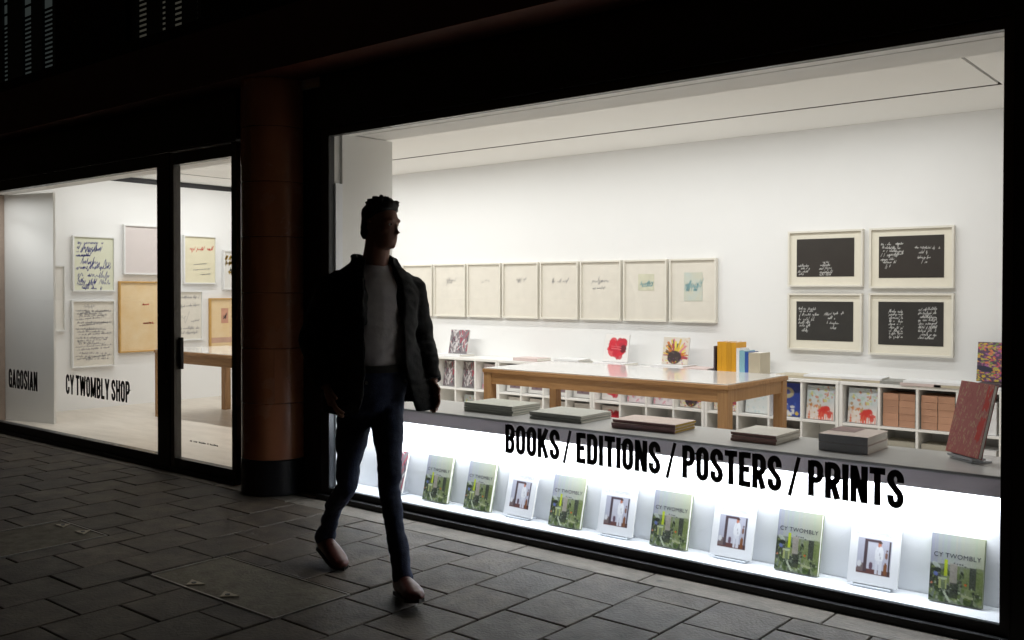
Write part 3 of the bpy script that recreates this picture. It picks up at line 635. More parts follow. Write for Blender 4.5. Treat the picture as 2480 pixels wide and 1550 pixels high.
# ---- stacks lying on the counter
STK = [(-3.885, .40, .28, [.0145] * 4, (.50, .51, .44), (.34, .35, .31), 'grey-green book in the leftmost stack on the counter'),
       (-3.36, .375, .32, [.0148] * 3, (.50, .51, .46), (.34, .35, .32), 'grey-green book in the second stack from the left on the counter'),
       (-2.757, .39, .245, [.0165] * 3, (.70, .56, .50), (.30, .17, .17), 'pinkish book in the middle stack on the counter'),
       (-2.108, .245, .30, [.0155] * 3, (.60, .56, .49), (.38, .22, .20), 'brown-spined book in the fourth stack on the counter'),
       (-1.655, .235, .29, [.041] * 2, (.72, .60, .55), (.38, .39, .42), 'thick grey-spined book in the stack nearest the red book')]
ordn = {0: 'lowest', 1: 'second from the bottom', 2: 'third from the bottom', 3: 'topmost'}
for s_, (cx, L, wd, ts, cc, spc, lab) in enumerate(STK):
    cm = mat('stack cover %d' % s_, cc, 0.35, 0.05, 8); sm = mat('stack spine %d' % s_, spc, 0.45, 0.1, 20)
    z = 0.6555
    for k, t in enumerate(ts):
        yaw = R(90 + RNG.uniform(-1.2, 1.2) + (3 if s_ == 2 else 0))
        where = 'topmost' if k == len(ts) - 1 else ordn[k] if len(ts) < 4 or k < 3 else 'topmost'
        if len(ts) == 3 and k == 1: where = 'middle'
        b = book('stacked_book', wd, L, t - .0022, cm, (cx + L / 2 + RNG.uniform(-.006, .006), .265 + wd / 2 + RNG.uniform(-.006, .006), z + t / 2), (R(-90), 0, yaw), where + ' ' + lab, 'books stacked on the counter')
        o = bxo('spine', (-wd / 2 - .0008, -wd / 2 - .0001, -t / 2 + .001, t / 2 - .001, .0005, L - .0005), sm, b)
        if s_ == 2 and k < 3:
            bxo('yellow_edge', (-wd / 2 + .002, wd / 2 - .003, -t / 2 + .003, t / 2 - .003, -.0003, .003), mat('yellow page edge', (.55, .36, .05), .6, .3, 60), b)
        if s_ == 4 and k == 1:
            bxo('dust_jacket_panel', (-.02, wd / 2, -t / 2 - .0008, -t / 2 - .0002, L * .45, L - .001), mat('mauve print', (.24, .13, .13), .35), b)
        z += t
# red book on its little stand at the right end
book('red_book', .228, .335, .020, mat('red book cloth', (.30, .06, .05), .5), (-1.158, .405, .680), (-R(14), 0, R(-40)), 'tall red scribbled book propped on a stand at the right end of the counter', None, 'red')
E1 = empty('easel', (-1.158, .405, .656), (0, 0, R(-40))); tag(E1, 'small clear easel holding the tall red book on the counter', 'easel')
bxo('ledge', (-.085, .085, -.02, .05, .012, .022), EASEL, E1); bxo('prop', (-.05, .05, .055, .063, .0, .14), EASEL, E1); bxo('foot', (-.075, .075, -.015, .09, .0, .008), EASEL, E1)

# ------------------------------------------------------------------ oak tables
def table(x0, x1, y0, y1, label):
    e = empty('oak_table', ((x0 + x1) / 2, (y0 + y1) / 2, 0.002)); tag(e, label, 'table', 'oak tables'); hx, hy = (x1 - x0) / 2, (y1 - y0) / 2; H_ = .758
    bxo('table_frame_top', (-hx, hx, -hy, hy, H_ - .040, H_ - .008), WOOD, e, .003)
    bxo('glass_top', (-hx + .012, hx - .012, -hy + .012, hy - .012, H_ - .008, H_), TTOP, e, .0015)
    for sx in (-1, 1):
        for sy in (-1, 1):
            a, b = sorted((sx * hx - sx * .008, sx * hx - sx * .088)); c, d = sorted((sy * hy - sy * .008, sy * hy - sy * .088)); bxo('leg', (a, b, c, d, 0, H_ - .041), WOODL, e, .003)
    for sy in (-1, 1): c, d = sorted((sy * hy - sy * .016, sy * hy - sy * .042)); bxo('apron', (-hx + .09, hx - .09, c, d, H_ - .135, H_ - .0405), WOOD, e)
    bm = bmesh.new()
    for sx in (-1, 1):
        c, d = sorted((sx * hx - sx * .016, sx * hx - sx * .042)); bm = bmesh.new(); box(bm, c, d, -hy + .09, hy - .09, H_ - .135, H_ - .0405); obj('apron', bm, WOODL, e)
    return e
table(-5.40, -3.09, 1.94, 2.97, 'long oak table with glossy pale top seen through the display window')
table(-9.89, -7.4, 1.47, 2.42, 'oak table with glossy pale top seen through the glass door')

# ------------------------------------------------------------------ cube shelving along the back wall
UX = [-7.69, -6.48, -5.27, -4.06, -2.85]; UWD, UH, Y0 = 1.205, .69, 3.41
ulab = ['leftmost white cube shelf along the back wall, beside the man', 'second white cube shelf from the left along the back wall', 'middle white cube shelf along the back wall, behind the table', 'white cube shelf along the back wall behind the right end of the table', 'rightmost white cube shelf along the back wall, under the black artworks']
CELLX = []
for k, x in enumerate(UX):
    e = empty('shelf_unit', (x, Y0, .002)); tag(e, ulab[k], 'shelf', 'cube shelves along the back wall'); T_ = .026; dp = .385
    bxo('shelf_top', (0, UWD, 0, dp, UH - T_, UH), SHELF, e, .0015); bxo('shelf_base', (T_, UWD - T_, 0.002, dp, 0, T_), SHELF, e)
    bxo('side_panel', (0, T_, 0, dp, 0, UH - T_ - .0005), SHELF, e); bxo('side_panel', (UWD - T_, UWD, 0, dp, 0, UH - T_ - .0005), SHELF, e)
    bxo('back_panel', (T_, UWD - T_, dp - .006, dp - .001, T_, UH - T_), SHELF, e); bxo('middle_shelf', (T_ + .0005, UWD - T_ - .0005, .003, dp - .007, .338, .356), SHELF, e)
    for q in range(1, 4):
        xx = T_ + (UWD - 2 * T_) * q / 4
        bxo('divider', (xx - .009, xx + .009, .004, dp - .008, .3565, UH - T_ - .0005), SHELF, e); bxo('divider', (xx - .009, xx + .009, .004, dp - .008, T_ + .0005, .3375), SHELF, e)
    for q in range(4): CELLX.append(x + T_ + (UWD - 2 * T_) * (q + .5) / 4)
ZT_, ZB_ = .360, .030
CTAN = mat('tan book board', (.50, .27, .17), .6, .12, 10, tint=.12); CGG = mat('grey tan book board', (.40, .375, .31), .6, .1, 10, tint=.1); CDARK = mat('dark book board', (.07, .05, .06), .5)
CPINK = mat('pale pink board', (.62, .50, .48), .5, tint=.1); CYEL = mat('yellow book cloth', (.62, .30, .012), .5, tint=.12); CBLUE = mat('pale blue book', (.24, .46, .54), .5); CDB = mat('deep blue book', (.03, .09, .36), .5); CBEIGE = mat('beige book', (.50, .44, .33), .5)
def face(cell, row, art, w_, h_, lab, cover=CWHITE, y=.10):
    book('shelf_book', w_, h_, .022, cover, (CELLX[cell], Y0 + y, (ZT_ if row == 0 else ZB_) + .002), (-R(6), 0, R(RNG.uniform(-3, 3))), lab, 'books displayed in the shelf cells', art)
def pile(cell, row, n, t, cover, lab, cols=1, w_=.22, h_=.24):
    for c in range(cols):
        z = ZT_ if row == 0 else ZB_
        for k in range(n):
            cw = .118 if cols == 2 else h_; cx = CELLX[cell] + (0 if cols == 1 else (-.062 if c == 0 else .062))
            pos = 'topmost' if k == n - 1 else 'lowest' if k == 0 else {1: 'second', 2: 'third', 3: 'fourth', 4: 'fifth'}.get(k, 'sixth') + ' from the bottom'
            side = '' if cols == 1 else (' left column' if c == 0 else ' right column')
            book('piled_book', w_, cw, t - .001, cover, (cx + cw / 2, Y0 + .03 + w_ / 2 + RNG.uniform(-.002, .006), z + t * (k + .5) + .0005), (R(-90), 0, R(90)), pos + ' ' + lab + (',' + side if side else ''), 'books piled flat in the shelf cells')
# unit 1 (cells 0-3), beside the man
face(2, 0, 'stripes', .24, .28, 'striped dark book in the upper row of the leftmost cube shelf'); face(3, 0, 'pink', .24, .27, 'pink blotched book in the upper row of the leftmost cube shelf'); face(1, 0, 'stripes', .24, .28, 'second striped dark book in the leftmost cube shelf, further left')
face(3, 1, 'flower', .22, .24, 'orange-red book in the lower row of the leftmost cube shelf, right cell', CTAN); face(2, 1, 'field', .22, .25, 'many-coloured book in the lower row of the leftmost cube shelf')
# unit 2 (4-7)
for q in range(4):
    face(4 + q, 0, 'small_photo', .235, .27, ['white book with photograph, upper row, first cell of the second shelf', 'white book with photograph, upper row, second cell of the second shelf', 'white book with photograph, upper row, third cell of the second shelf', 'white book with photograph, upper row, last cell of the second shelf'][q])
    face(4 + q, 1, 'small_photo', .235, .27, ['white book with photograph, lower row, first cell of the second shelf', 'white book with photograph, lower row, second cell of the second shelf', 'white book with photograph, lower row, third cell of the second shelf', 'white book with photograph, lower row, last cell of the second shelf'][q])
# unit 3 (8-11)
face(8, 0, 'flower', .25, .27, 'white book with red flower under the table edge, upper row'); face(8, 1, 'flower', .25, .27, 'white book with red flower in the lower row of the middle shelf')
face(9, 0, 'pink', .23, .27, 'pink blotched book in the middle shelf, left of its twin'); face(10, 0, 'pink', .23, .27, 'pink blotched book in the middle shelf, right of its twin'); face(11, 0, 'sun', .25, .27, 'dark sunflower-like book in the upper row of the middle shelf')
pile(10, 1, 4, .033, CWHITE, 'white book in the lower pile of the middle shelf, third cell'); pile(11, 1, 4, .033, CWHITE, 'white book in the lower pile of the middle shelf, last cell')
# unit 4 (12-15)
face(12, 0, 'sun', .25, .27, 'dark sunflower-like book behind the right front table leg'); face(13, 0, 'pale', .22, .28, 'pale blue speckled book behind the right end of the table'); face(14, 0, 'blue', .23, .28, 'blue book with white figure in the shelf right of the table'); face(15, 0, 'field', .235, .28, 'many-coloured book with red patch, left of its twin', y=.05)
pile(12, 1, 5, .028, CGG, 'grey-tan book in the lower pile behind the front table leg'); pile(13, 1, 4, .032, CGG, 'grey-tan book in the lower pile behind the table end'); pile(14, 1, 4, .050, CTAN, 'tan book in the lower pile right of the table')
# unit 5 (16-19)
face(16, 0, 'field', .235, .28, 'many-coloured book with red patch, right of its twin', y=.05)
pile(17, 0, 5, .052, CTAN, 'tan book of the upper third cell pile', 2, .23); pile(18, 0, 5, .052, CTAN, 'tan book of the upper pile beside the red book', 2, .23)
pile(17, 1, 6, .036, CGG, 'grey-tan book in the lower pile under the tan books'); pile(18, 1, 6, .036, CGG, 'grey-tan book in the lower pile left of the red book')
pile(19, 0, 6, .040, CWHITE, 'white book in the far right upper pile'); pile(19, 1, 6, .036, CWHITE, 'white book in the far right lower pile')

# ---- things on top of the shelves
ZS = .6935
def lying(x, y, w_, h_, t, cover, lab, yaw=0, z=ZS): return book('flat_book', w_, h_, t, cover, (x + h_ / 2, y, z + t / 2 + .0005), (R(-90), 0, R(90 + yaw)), lab, 'books lying on the cube shelves')
def standing(art, x, y, w_, h_, lab, z, yaw=0, cover=CWHITE):
    b = book('display_book', w_, h_, .018, cover, (x, y, z), (-R(12), 0, R(yaw)), lab, None, art)
standing('stripes', -7.22, 3.60, .26, .27, 'dark striped book standing on the shelf beside the man', ZS + .024, 4)
lying(-7.25, 3.60, .25, .34, .022, CWHITE, 'white book lying under the striped standing book beside the man')
standing('flower', -5.13, 3.60, .27, .275, 'white book with a big red flower standing on the shelf behind the table', ZS + .032, 4)
standing('sun', -4.47, 3.60, .265, .255, 'book with dark sunflower-like picture standing on the shelf behind the table', ZS + .042, 4)
standing('multi', -1.72, 3.60, .30, .30, 'bright many-coloured book standing at the right end of the shelf', ZS + .048, 2, CDARK)
lying(-5.13, 3.60, .26, .36, .030, CWHITE, 'pale book lying under the standing red flower book')
lying(-5.62, 3.58, .24, .32, .022, CGREY, 'lower pale grey book lying left of the red flower book'); lying(-5.63, 3.58, .23, .30, .020, CWHITE, 'upper pale book lying left of the red flower book', 2, ZS + .0225)
lying(-6.15, 3.58, .24, .32, .030, CPINK, 'pinkish book lying on the second shelf, behind the table')
lying(-4.48, 3.60, .28, .36, .020, CWHITE, 'lower white book under the sunflower-like book'); lying(-4.48, 3.60, .27, .34, .020, CWHITE, 'upper white book under the sunflower-like book', 0, ZS + .0205)
lying(-4.22, 3.60, .26, .30, .014, CDARK, 'lower dark book lying right of the sunflower-like book'); lying(-4.22, 3.60, .25, .29, .014, CPINK, 'upper pinkish book lying right of the sunflower-like book', 1, ZS + .0145)
lying(-3.28, 3.58, .24, .28, .022, CBEIGE, 'pale book lying right of the row of yellow books')
lying(-3.03, 3.58, .25, .36, .016, CBEIGE, 'cream book lying left on the shelf under the black artworks'); lying(-3.0, 3.58, .24, .34, .016, CWHITE, 'cream book on top of another left under the black artworks', 2, ZS + .0165); lying(-2.70, 3.56, .25, .34, .018, CBEIGE, 'cream book lying under the lower left black artwork'); lying(-2.69, 3.56, .24, .32, .018, CWHITE, 'white book on top of a cream one under the lower left black artwork', 3, ZS + .0185)
lying(-2.40, 3.54, .25, .26, .024, CGREY, 'grey book lying under the lower right black artwork'); lying(-2.22, 3.52, .25, .30, .020, CPINK, 'pale pink book lying lowest under the lower right black artwork', 0); lying(-2.21, 3.52, .24, .28, .018, CWHITE, 'white book on the pale pink one under the lower right black artwork', 2, ZS + .0205)
lying(-1.98, 3.52, .25, .28, .018, CBEIGE, 'beige book lying left of the bright many-coloured book'); lying(-1.97, 3.52, .24, .27, .018, CWHITE, 'white book on the beige one left of the bright many-coloured book', 1, ZS + .0185); lying(-1.68, 3.58, .27, .32, .022, CWHITE, 'lower white book under the bright many-coloured book'); lying(-1.68, 3.58, .26, .31, .022, CDARK, 'upper dark book under the bright many-coloured book', 0, ZS + .0225)
# upright row: spine towards the room
x = -4.02
for wd_, hh, cv, lab in [(.016, .235, CDARK, 'thin dark book at the left of the upright row'), (.046, .275, CYEL, 'first thick yellow book of the upright row'), (.046, .275, CYEL, 'second thick yellow book of the upright row'), (.046, .274, CYEL, 'third thick yellow book of the upright row'), (.046, .274, CYEL, 'fourth thick yellow book of the upright row'), (.030, .225, CWHITE, 'white book between the yellow and blue books of the upright row'), (.052, .205, CBLUE, 'pale blue book of the upright row'), (.034, .195, CDB, 'deep blue book of the upright row'), (.11, .190, CBEIGE, 'thick beige slipcased book at the right of the upright row')]:
    if lab.startswith('first'): x += .02
    book('upright_book', .20, hh, wd_ - .0015, cv, (x + wd_ / 2, 3.60, ZS), (0, 0, R(90)), lab, 'upright row of books on the shelf'); x += wd_
    if lab.startswith('thick'): pass

# ------------------------------------------------------------------ framed works on the walls
def scrib(seed, rows, mat_, y=-.0012, t=.004, name='drawing', parent=None, amp=1.0):
    """loose joined handwriting; rows: (x0, x1, z, height)"""
    rg = random.Random(seed); bm = bmesh.new()
    def stroke(P):
        if len(P) < 3: return
        out = []
        for i in range(len(P) - 1):
            p0, p1, p2, p3 = P[max(i - 1, 0)], P[i], P[i + 1], P[min(i + 2, len(P) - 1)]
            for k in range(4):
                u_ = k / 4; a_ = [.5 * (2 * p1[q] + (p2[q] - p0[q]) * u_ + (2 * p0[q] - 5 * p1[q] + 4 * p2[q] - p3[q]) * u_ ** 2 + (3 * p1[q] - p0[q] - 3 * p2[q] + p3[q]) * u_ ** 3) for q in (0, 1)]; out.append(tuple(a_))
        ribbon(bm, out + [P[-1]], t * rg.uniform(.7, 1.15), y)
    for (x0, x1, z, h_) in rows:
        x = x0 + rg.uniform(0, .1) * h_; base = z - h_ * .4; drift = rg.uniform(-.06, .1); P = []
        while x < x1:
            hi = h_ * (rg.uniform(.28, .55) if rg.random() < .72 else rg.uniform(.8, 1.25)); lo = -h_ * rg.uniform(.3, .6) if rg.random() < .12 else h_ * rg.uniform(-.08, .12)
            b = base + drift * (x - x0); sl = .38
            P.append((x + lo * sl, b + lo)); xx = x + rg.uniform(.02, .16) * h_; P.append((xx + hi * sl, b + hi))
            if rg.random() < .3: P.append((xx - .10 * h_ + hi * sl, b + hi * .8))
            x = xx + rg.uniform(.06, .34) * h_
            if rg.random() < .11: stroke(P); P = []; x += h_ * rg.uniform(.3, .7)
        stroke(P)
    return obj(name, bm, mat_, parent)
def picture(w_, h_, loc, rotz, label, fr_mat, paper, group, mount=0.0, depth=.045, bar=.016, inner=None, inner_mat=None):
    e = empty('framed_picture', loc, (0, 0, rotz)); tag(e, label, 'picture', group)
    for b in ((-w_ / 2, w_ / 2, -depth, 0, h_ - bar, h_), (-w_ / 2, w_ / 2, -depth, 0, 0, bar), (-w_ / 2, -w_ / 2 + bar, -depth, 0, bar, h_ - bar), (w_ / 2 - bar, w_ / 2, -depth, 0, bar, h_ - bar)): bxo('frame_bar', b, fr_mat, e)
    bxo('paper', (-w_ / 2 + bar, w_ / 2 - bar, -depth + .020, -depth + .024, bar, h_ - bar), paper, e)
    if inner: bxo('image_sheet', (inner[0], inner[1], -depth + .017, -depth + .0195, inner[2], inner[3]), inner_mat, e)
    return e
yd = -.045 + .0185
rowl = ['leftmost of the eight cream framed prints in a row, beside the man', 'second from the left of the cream framed prints in a row', 'third from the left of the cream framed prints in a row', 'fourth from the left of the cream framed prints in a row', 'fourth from the right of the cream framed prints in a row', 'cream framed print with grey handwriting, third from the right of the row', 'cream framed print with green and teal patch, second from the right', 'cream framed print with tall teal and sand patch, right end of the row']
for k in range(8):
    xc = -4.377 - .5205 * (7 - k)
    e = picture(.49, .60, (xc, D - .004, 1.125), 0, rowl[k], FRAMEW, PAPER, 'row of cream framed prints')
    if k in (1, 2, 3): scrib(40 + k, [(-.06, .08, .42, .04), (-.05, .03, .40, .05)], INKG, yd, .003, 'drawing', e)
    if k == 4: scrib(44, [(-.10, .12, .40, .045)], INKG, yd, .004, 'drawing', e)
    if k == 5: scrib(45, [(-.11, .10, .40, .05), (-.10, .07, .32, .025)], INKG, yd, .004, 'drawing', e)
    if k == 6:
        bxo('image_sheet', (-.08, .10, yd - .001, yd - .0002, .30, .46), mat('pale green wash', (.66, .65, .50), .8, .2, 14), e); scrib(46, [(-.09, .10, .39, .06), (-.06, .09, .37, .05), (-.04, .09, .35, .04)], INKT, yd - .0025, .005, 'drawing', e)
    if k == 7:
        bxo('image_sheet', (-.095, .10, yd - .001, yd - .0002, .20, .47), mat('sand wash', (.60, .57, .44), .8, .3, 10, col2=(.52, .58, .54)), e); scrib(47, [(-.09, .09, .35, .07), (-.09, .09, .33, .06), (-.085, .09, .36, .05), (-.08, .08, .31, .04)], INKT, yd - .0025, .005, 'drawing', e)
BL = [('upper left of the four black artworks in cream frames', -3.44, -2.79, 1.46, 1.94, [(-.24, -.14, .18, .02), (-.24, -.13, .155, .02), (-.24, -.15, .13, .02), (-.23, -.17, .11, .015), (-.02, .05, .21, .015), (-.04, .05, .185, .02), (-.05, .06, .155, .025), (-.05, .06, .125, .03), (-.05, .05, .105, .03)]),
      ('upper right of the four black artworks in cream frames', -2.737, -2.08, 1.445, 1.94, [(-.24, -.06, .36, .02), (-.23, -.08, .335, .02), (-.22, -.05, .31, .02), (-.24, -.06, .27, .03), (-.24, -.12, .235, .02), (-.22, -.12, .215, .02), (-.20, -.14, .18, .025), (.03, .22, .33, .02), (.06, .13, .29, .025), (.05, .15, .25, .02), (.08, .13, .21, .03)]),
      ('lower left of the four black artworks in cream frames', -3.44, -2.795, .912, 1.402, [(-.23, -.07, .36, .02), (-.22, -.10, .335, .02), (-.22, -.05, .305, .02), (-.23, -.08, .27, .03), (-.23, -.12, .235, .02), (-.22, -.12, .21, .02), (-.20, -.14, .17, .025), (0, .17, .315, .02), (.03, .10, .28, .025), (.02, .12, .24, .02), (.05, .10, .20, .03)]),
      ('lower right of the four black artworks in cream frames', -2.738, -2.08, .898, 1.405, [(-.17, -.06, .36 - .026 * q, .022) for q in range(9)] + [(.06, .20, .375 - .028 * q, .022) for q in range(9)])]
for k, (lab, x0, x1, z0, z1, rows_) in enumerate(BL):
    w_, h_ = x1 - x0, z1 - z0
    e = picture(w_, h_, ((x0 + x1) / 2, D - .004, z0), 0, lab, FRAMEW, MATB, 'four black artworks', inner=(-w_ / 2 + .075, w_ / 2 - .075, .085, h_ - .07), inner_mat=BOARDK)
    scrib(60 + k, rows_, CHALK, -.045 + .0155, .0024, 'drawing', e)
# left side wall: frames face +x
LP = [('pale framed sheet at the left edge of the left wall, half hidden by the pier', .70, 1.06, .94, 1.71, FRAMEG, PAPERW, 0), ('framed pale green poster covered in blue handwriting', 1.148, 1.665, 1.405, 2.065, FRAMEG, PAPERG, 1), ('framed cream sheet covered in fine black writing, under the blue one', 1.135, 1.665, .50, 1.30, FRAMEG, PAPER, 2),
      ('large framed pinkish blank sheet high on the left wall', 1.782, 2.47, 1.615, 2.228, FRAMEG, PAPERK, 3), ('large golden-framed tan sheet with two red marks', 1.72, 2.44, .652, 1.53, FRAMEO, PAPERO, 4), ('framed yellow sheet with red writing, seen through the door', 2.595, 3.075, 1.505, 2.135, FRAMEG, PAPERY, 5),
      ('framed white sheet with an ochre boat shape, seen through the door', 3.183, 3.66, 1.43, 1.96, FRAMEG, PAPERW, 6), ('framed white sheet with circles and ink marks, seen through the door', 2.47, 2.87, .77, 1.413, FRAMEG, PAPER, 7), ('golden-framed tan sheet with a small pink square, seen through the door', 2.977, 3.55, .62, 1.315, FRAMEO, PAPERO, 8)]
for lab, y0, y1, z0, z1, fm, pm, kd in LP:
    w_, h_ = y1 - y0, z1 - z0; e = picture(w_, h_, (XL + .004, (y0 + y1) / 2, z0), R(90), lab, fm, pm, 'framed works on the left wall')
    if kd == 1: scrib(71, [(-.20, .12, .58, .05), (-.21, .08, .53, .06), (-.22, .10, .48, .06), (-.22, -.05, .43, .04), (-.16, .20, .36, .07), (-.22, .22, .29, .07), (-.2, .2, .21, .08), (-.2, .2, .13, .06), (-.2, 0, .09, .05), (-.15, .1, .045, .03)], INKB, yd, .0055, 'drawing', e)
    if kd == 2: scrib(72, [(-.12, .02, .73, .04)] + [(-.22 + .02 * (q % 3), .22 - .03 * (q % 4), .68 - .036 * q, .018) for q in range(17)], INKG, yd, .003, 'drawing', e); scrib(73, [(-.2, .1, .64, .03), (-.1, .05, .45, .03), (-.2, .0, .3, .03), (-.1, .2, .1, .03)], INKG, yd - .001, .0035, 'drawing', e)
    if kd == 4: scrib(74, [(-.06, .04, .59, .02), (-.06, .10, .36, .012), (-.04, .08, .355, .012)], INKR, yd, .005, 'drawing', e)
    if kd == 5: scrib(75, [(-.15, .19, .46, .055)], INKR, yd, .007, 'drawing', e); scrib(76, [(-.1, .1, .25, .01), (-.1, .15, .18, .01), (0, .15, .12, .01)], INKG, yd, .003, 'drawing', e)
    if kd == 6: scrib(77, [(-.20, -.10, .45, .05), (-.20, -.08, .36, .03), (-.16, .1, .25, .05), (-.14, .08, .24, .04)], INKO, yd, .016, 'drawing', e); scrib(78, [(-.14, .06, .27, .04), (-.1, .1, .06, .012)], INKK, yd - .001, .006, 'drawing', e)
    if kd == 7: scrib(79, [(-.15, .15, .56, .03), (-.15, .15, .44, .03), (-.12, -.02, .32, .09), (0, .15, .25, .03), (-.15, .15, .16, .03), (-.15, .15, .1, .03)], INKG, yd, .0045, 'drawing', e)
    if kd == 8:
        bxo('image_sheet', (-.11, .0, yd - .001, yd - .0002, .36, .56), mat('dusty pink patch', (.62, .32, .22), .8, .2, 12), e); scrib(80, [(-.08, -.02, .46, .05), (-.08, -.02, .44, .05)], INKK, yd - .0025, .006, 'drawing', e)
        bxo('image_strip', (-w_ / 2 + .02, w_ / 2 - .02, yd - .001, yd - .0002, .10, .17), mat('dusty rose strip', (.60, .38, .28), .8, .2, 8), e)

# ------------------------------------------------------------------ the walking man (local: +x forward, +y his left)
PP = empty('person', (-3.462, -1.071, 0), (0, 0, R(-21))); tag(PP, 'person in an open black jacket, pale shirt and dark jeans striding past the window', 'person')
SKIN = mat('skin', (.34, .16, .11), .5, .12, 12); JACK = mat('black wool jacket', (.010, .010, .011), .85, .3, 60, .3, 200); SHIRT = mat('pale grey shirt', (.74, .69, .69), .8, .08, 10, .15, 60)
JEAN = mat('dark blue jeans', (.024, .036, .085), .8, .3, 60, .25, 160); SHOE = mat('red brown leather', (.13, .04, .032), .35, .3, 15); HAIR = mat('dark hair', (.016, .011, .009), .6, .4, 80, .5, 150)
SOLE = mat('dark sole', (.02, .018, .016), .7)
hipL, hipR = Vector((.02, .065, .90)), Vector((-.01, -.075, .90))
kneeL, ankL = Vector((.135, .030, .510)), Vector((.295, .035, .105))       # forward leg, heel down
kneeR, ankR = Vector((-.135, -.085, .490)), Vector((-.470, -.080, .145))    # trailing leg, up on the toes
# head (own frame, then turned on the neck)
hb = bmesh.new()
rings(hb, [(.035, 0, -.118, .030, .026), (.040, 0, -.108, .052, .045), (.034, 0, -.085, .066, .058), (.022, 0, -.055, .080, .067), (.010, 0, -.02, .092, .072), (.002, 0, .02, .099, .077), (-.004, 0, .055, .100, .078), (-.008, 0, .085, .092, .073), (-.010, 0, .108, .070, .056), (-.010, 0, .122, .030, .024)], 24)
tube(hb, [(.092, 0, .022), (.104, 0, -.004), (.118, 0, -.026), (.098, 0, -.038)], [.008, .010, .0135, .010], 10)
for s in (-1, 1):
    tube(hb, [(.092, s * .012, .030), (.094, s * .034, .034), (.078, s * .056, .028)], [.010, .011, .008], 8)                    # brow
    tube(hb, [(-.005, s * .072, .030), (-.014, s * .086, .022), (-.012, s * .086, -.010), (.0, s * .074, -.036)], [.010, .013, .012, .007], 8)  # ear
    tube(hb, [(.080, s * .030, -.012), (.066, s * .052, -.020), (.046, s * .064, -.03)], [.012, .014, .010], 8)               # cheek
tube(hb, [(.086, -.024, -.060), (.098, 0, -.060), (.086, .024, -.060)], [.006, .010, .006], 8); tube(hb, [(.084, -.020, -.072), (.095, 0, -.072), (.084, .020, -.072)], [.006, .010, .006], 8)
tube(hb, [(.082, -.014, -.100), (.088, 0, -.100), (.082, .014, -.100)], [.012, .016, .012], 8)
HC = Vector((.072, .01, 1.728)); HM = Matrix.Translation(HC) @ Matrix.Rotation(R(33), 4, 'Z') @ Matrix.Rotation(R(4), 4, 'Y') @ Matrix.Scale(.91, 4)
bmesh.ops.transform(hb, matrix=HM, verts=hb.verts)
tube(hb, [(.005, 0, 1.48), (.02, .002, 1.54), (.042, .006, 1.61), (.062, .01, 1.69)], [(.078, .078), .066, .062, .063], 18)
rings(hb, [(.0, 0, 1.02, .105, .150), (.0, 0, 1.15, .105, .150), (.005, 0, 1.32, .118, .168), (.0, 0, 1.44, .11, .165), (.004, 0, 1.50, .075, .12), (.008, 0, 1.54, .060, .075)], 24)
# arms run inside the sleeves down to hands resting against the jacket pockets
shL, elL, wrL = Vector((-.005, .185, 1.470)), Vector((-.045, .275, 1.19)), Vector((.075, .285, .965))
shR, elR, wrR = Vector((-.005, -.185, 1.470)), Vector((-.075, -.275, 1.18)), Vector((.045, -.245, .965))
for sh, el, wr in ((shL, elL, wrL), (shR, elR, wrR)):
    tube(hb, [sh, sh.lerp(el, .5), el, el.lerp(wr, .5), wr], [.055, .048, .042, .038, .028], 14)
body = remeshed('body', hb, SKIN, .005, PP, 7)
def hand(wr, el, side):
    d = (wr - el).normalized(); hbm = bmesh.new(); lat = Vector((0, side, 0)); fwd = Vector((1, 0, 0)) - d * d.x; fwd.normalize()
    tube(hbm, [wr - d * .01, wr + d * .03, wr + d * .085], [(.026, .018), (.036, .017), (.040, .015)], 12, up=lat)
    for k, ln in enumerate((.070, .080, .074, .058)):
        b = wr + d * .080 + fwd * (.028 - .019 * k); c = -lat
        tube(hbm, [b, b + d * ln * .5 + c * .006, b + d * ln * .8 + c * .020, b + d * ln * .95 + c * .036], [.0095, .009, .0085, .007], 8, up=lat)
    b = wr + d * .025 + fwd * .030; tube(hbm, [b, b + d * .030 + fwd * .020, b + d * .060 + fwd * .022 - lat * .012], [.012, .0105, .0085], 8, up=lat)
    return remeshed('hand', hbm, SKIN, .004, PP, 2)
hand(wrL, elL, 1); hand(wrR, elR, -1)
for s in (-1, 1):
    for nm, rr, dx, mt in (('eye', .0115, .081, mat('eye white', (.6, .58, .55), .3)), ('iris', .0062, .0885, mat('iris', (.03, .02, .015), .2))):
        bm = bmesh.new(); bmesh.ops.create_uvsphere(bm, u_segments=12, v_segments=8, radius=rr); bmesh.ops.transform(bm, matrix=HM @ Matrix.Translation((dx, s * .032, .012)), verts=bm.verts); obj(nm, bm, mt, body, True)
# hair
hb = bmesh.new()
rings(hb, [(-.072, 0, -.075, .020, .040), (-.056, 0, -.045, .046, .064), (-.044, 0, -.01, .062, .077), (-.030, 0, .03, .078, .083), (-.018, 0, .065, .093, .086), (-.008, 0, .092, .100, .082, .010), (.0, 0, .118, .086, .068, .012), (.002, 0, .138, .046, .036, .008)], 24)
rg = random.Random(5)
for k in range(70):
    t = rg.uniform(0, 6.28); r_ = rg.uniform(.02, .090); p = Vector((-.004 + r_ * math.cos(t), r_ * .8 * math.sin(t), .105 + .03 * (1 - r_ / .085)))
    tube(hb, [p - Vector((0, 0, .02)), p + Vector((rg.uniform(-.006, .012), rg.uniform(-.01, .01), .012)), p + Vector((rg.uniform(-.012, .030), rg.uniform(-.02, .02), rg.uniform(.018, .034)))], [.013, .011, .006], 6)
bmesh.ops.transform(hb, matrix=HM, verts=hb.verts); remeshed('hair', hb, HAIR, .005, PP, 1, .009)
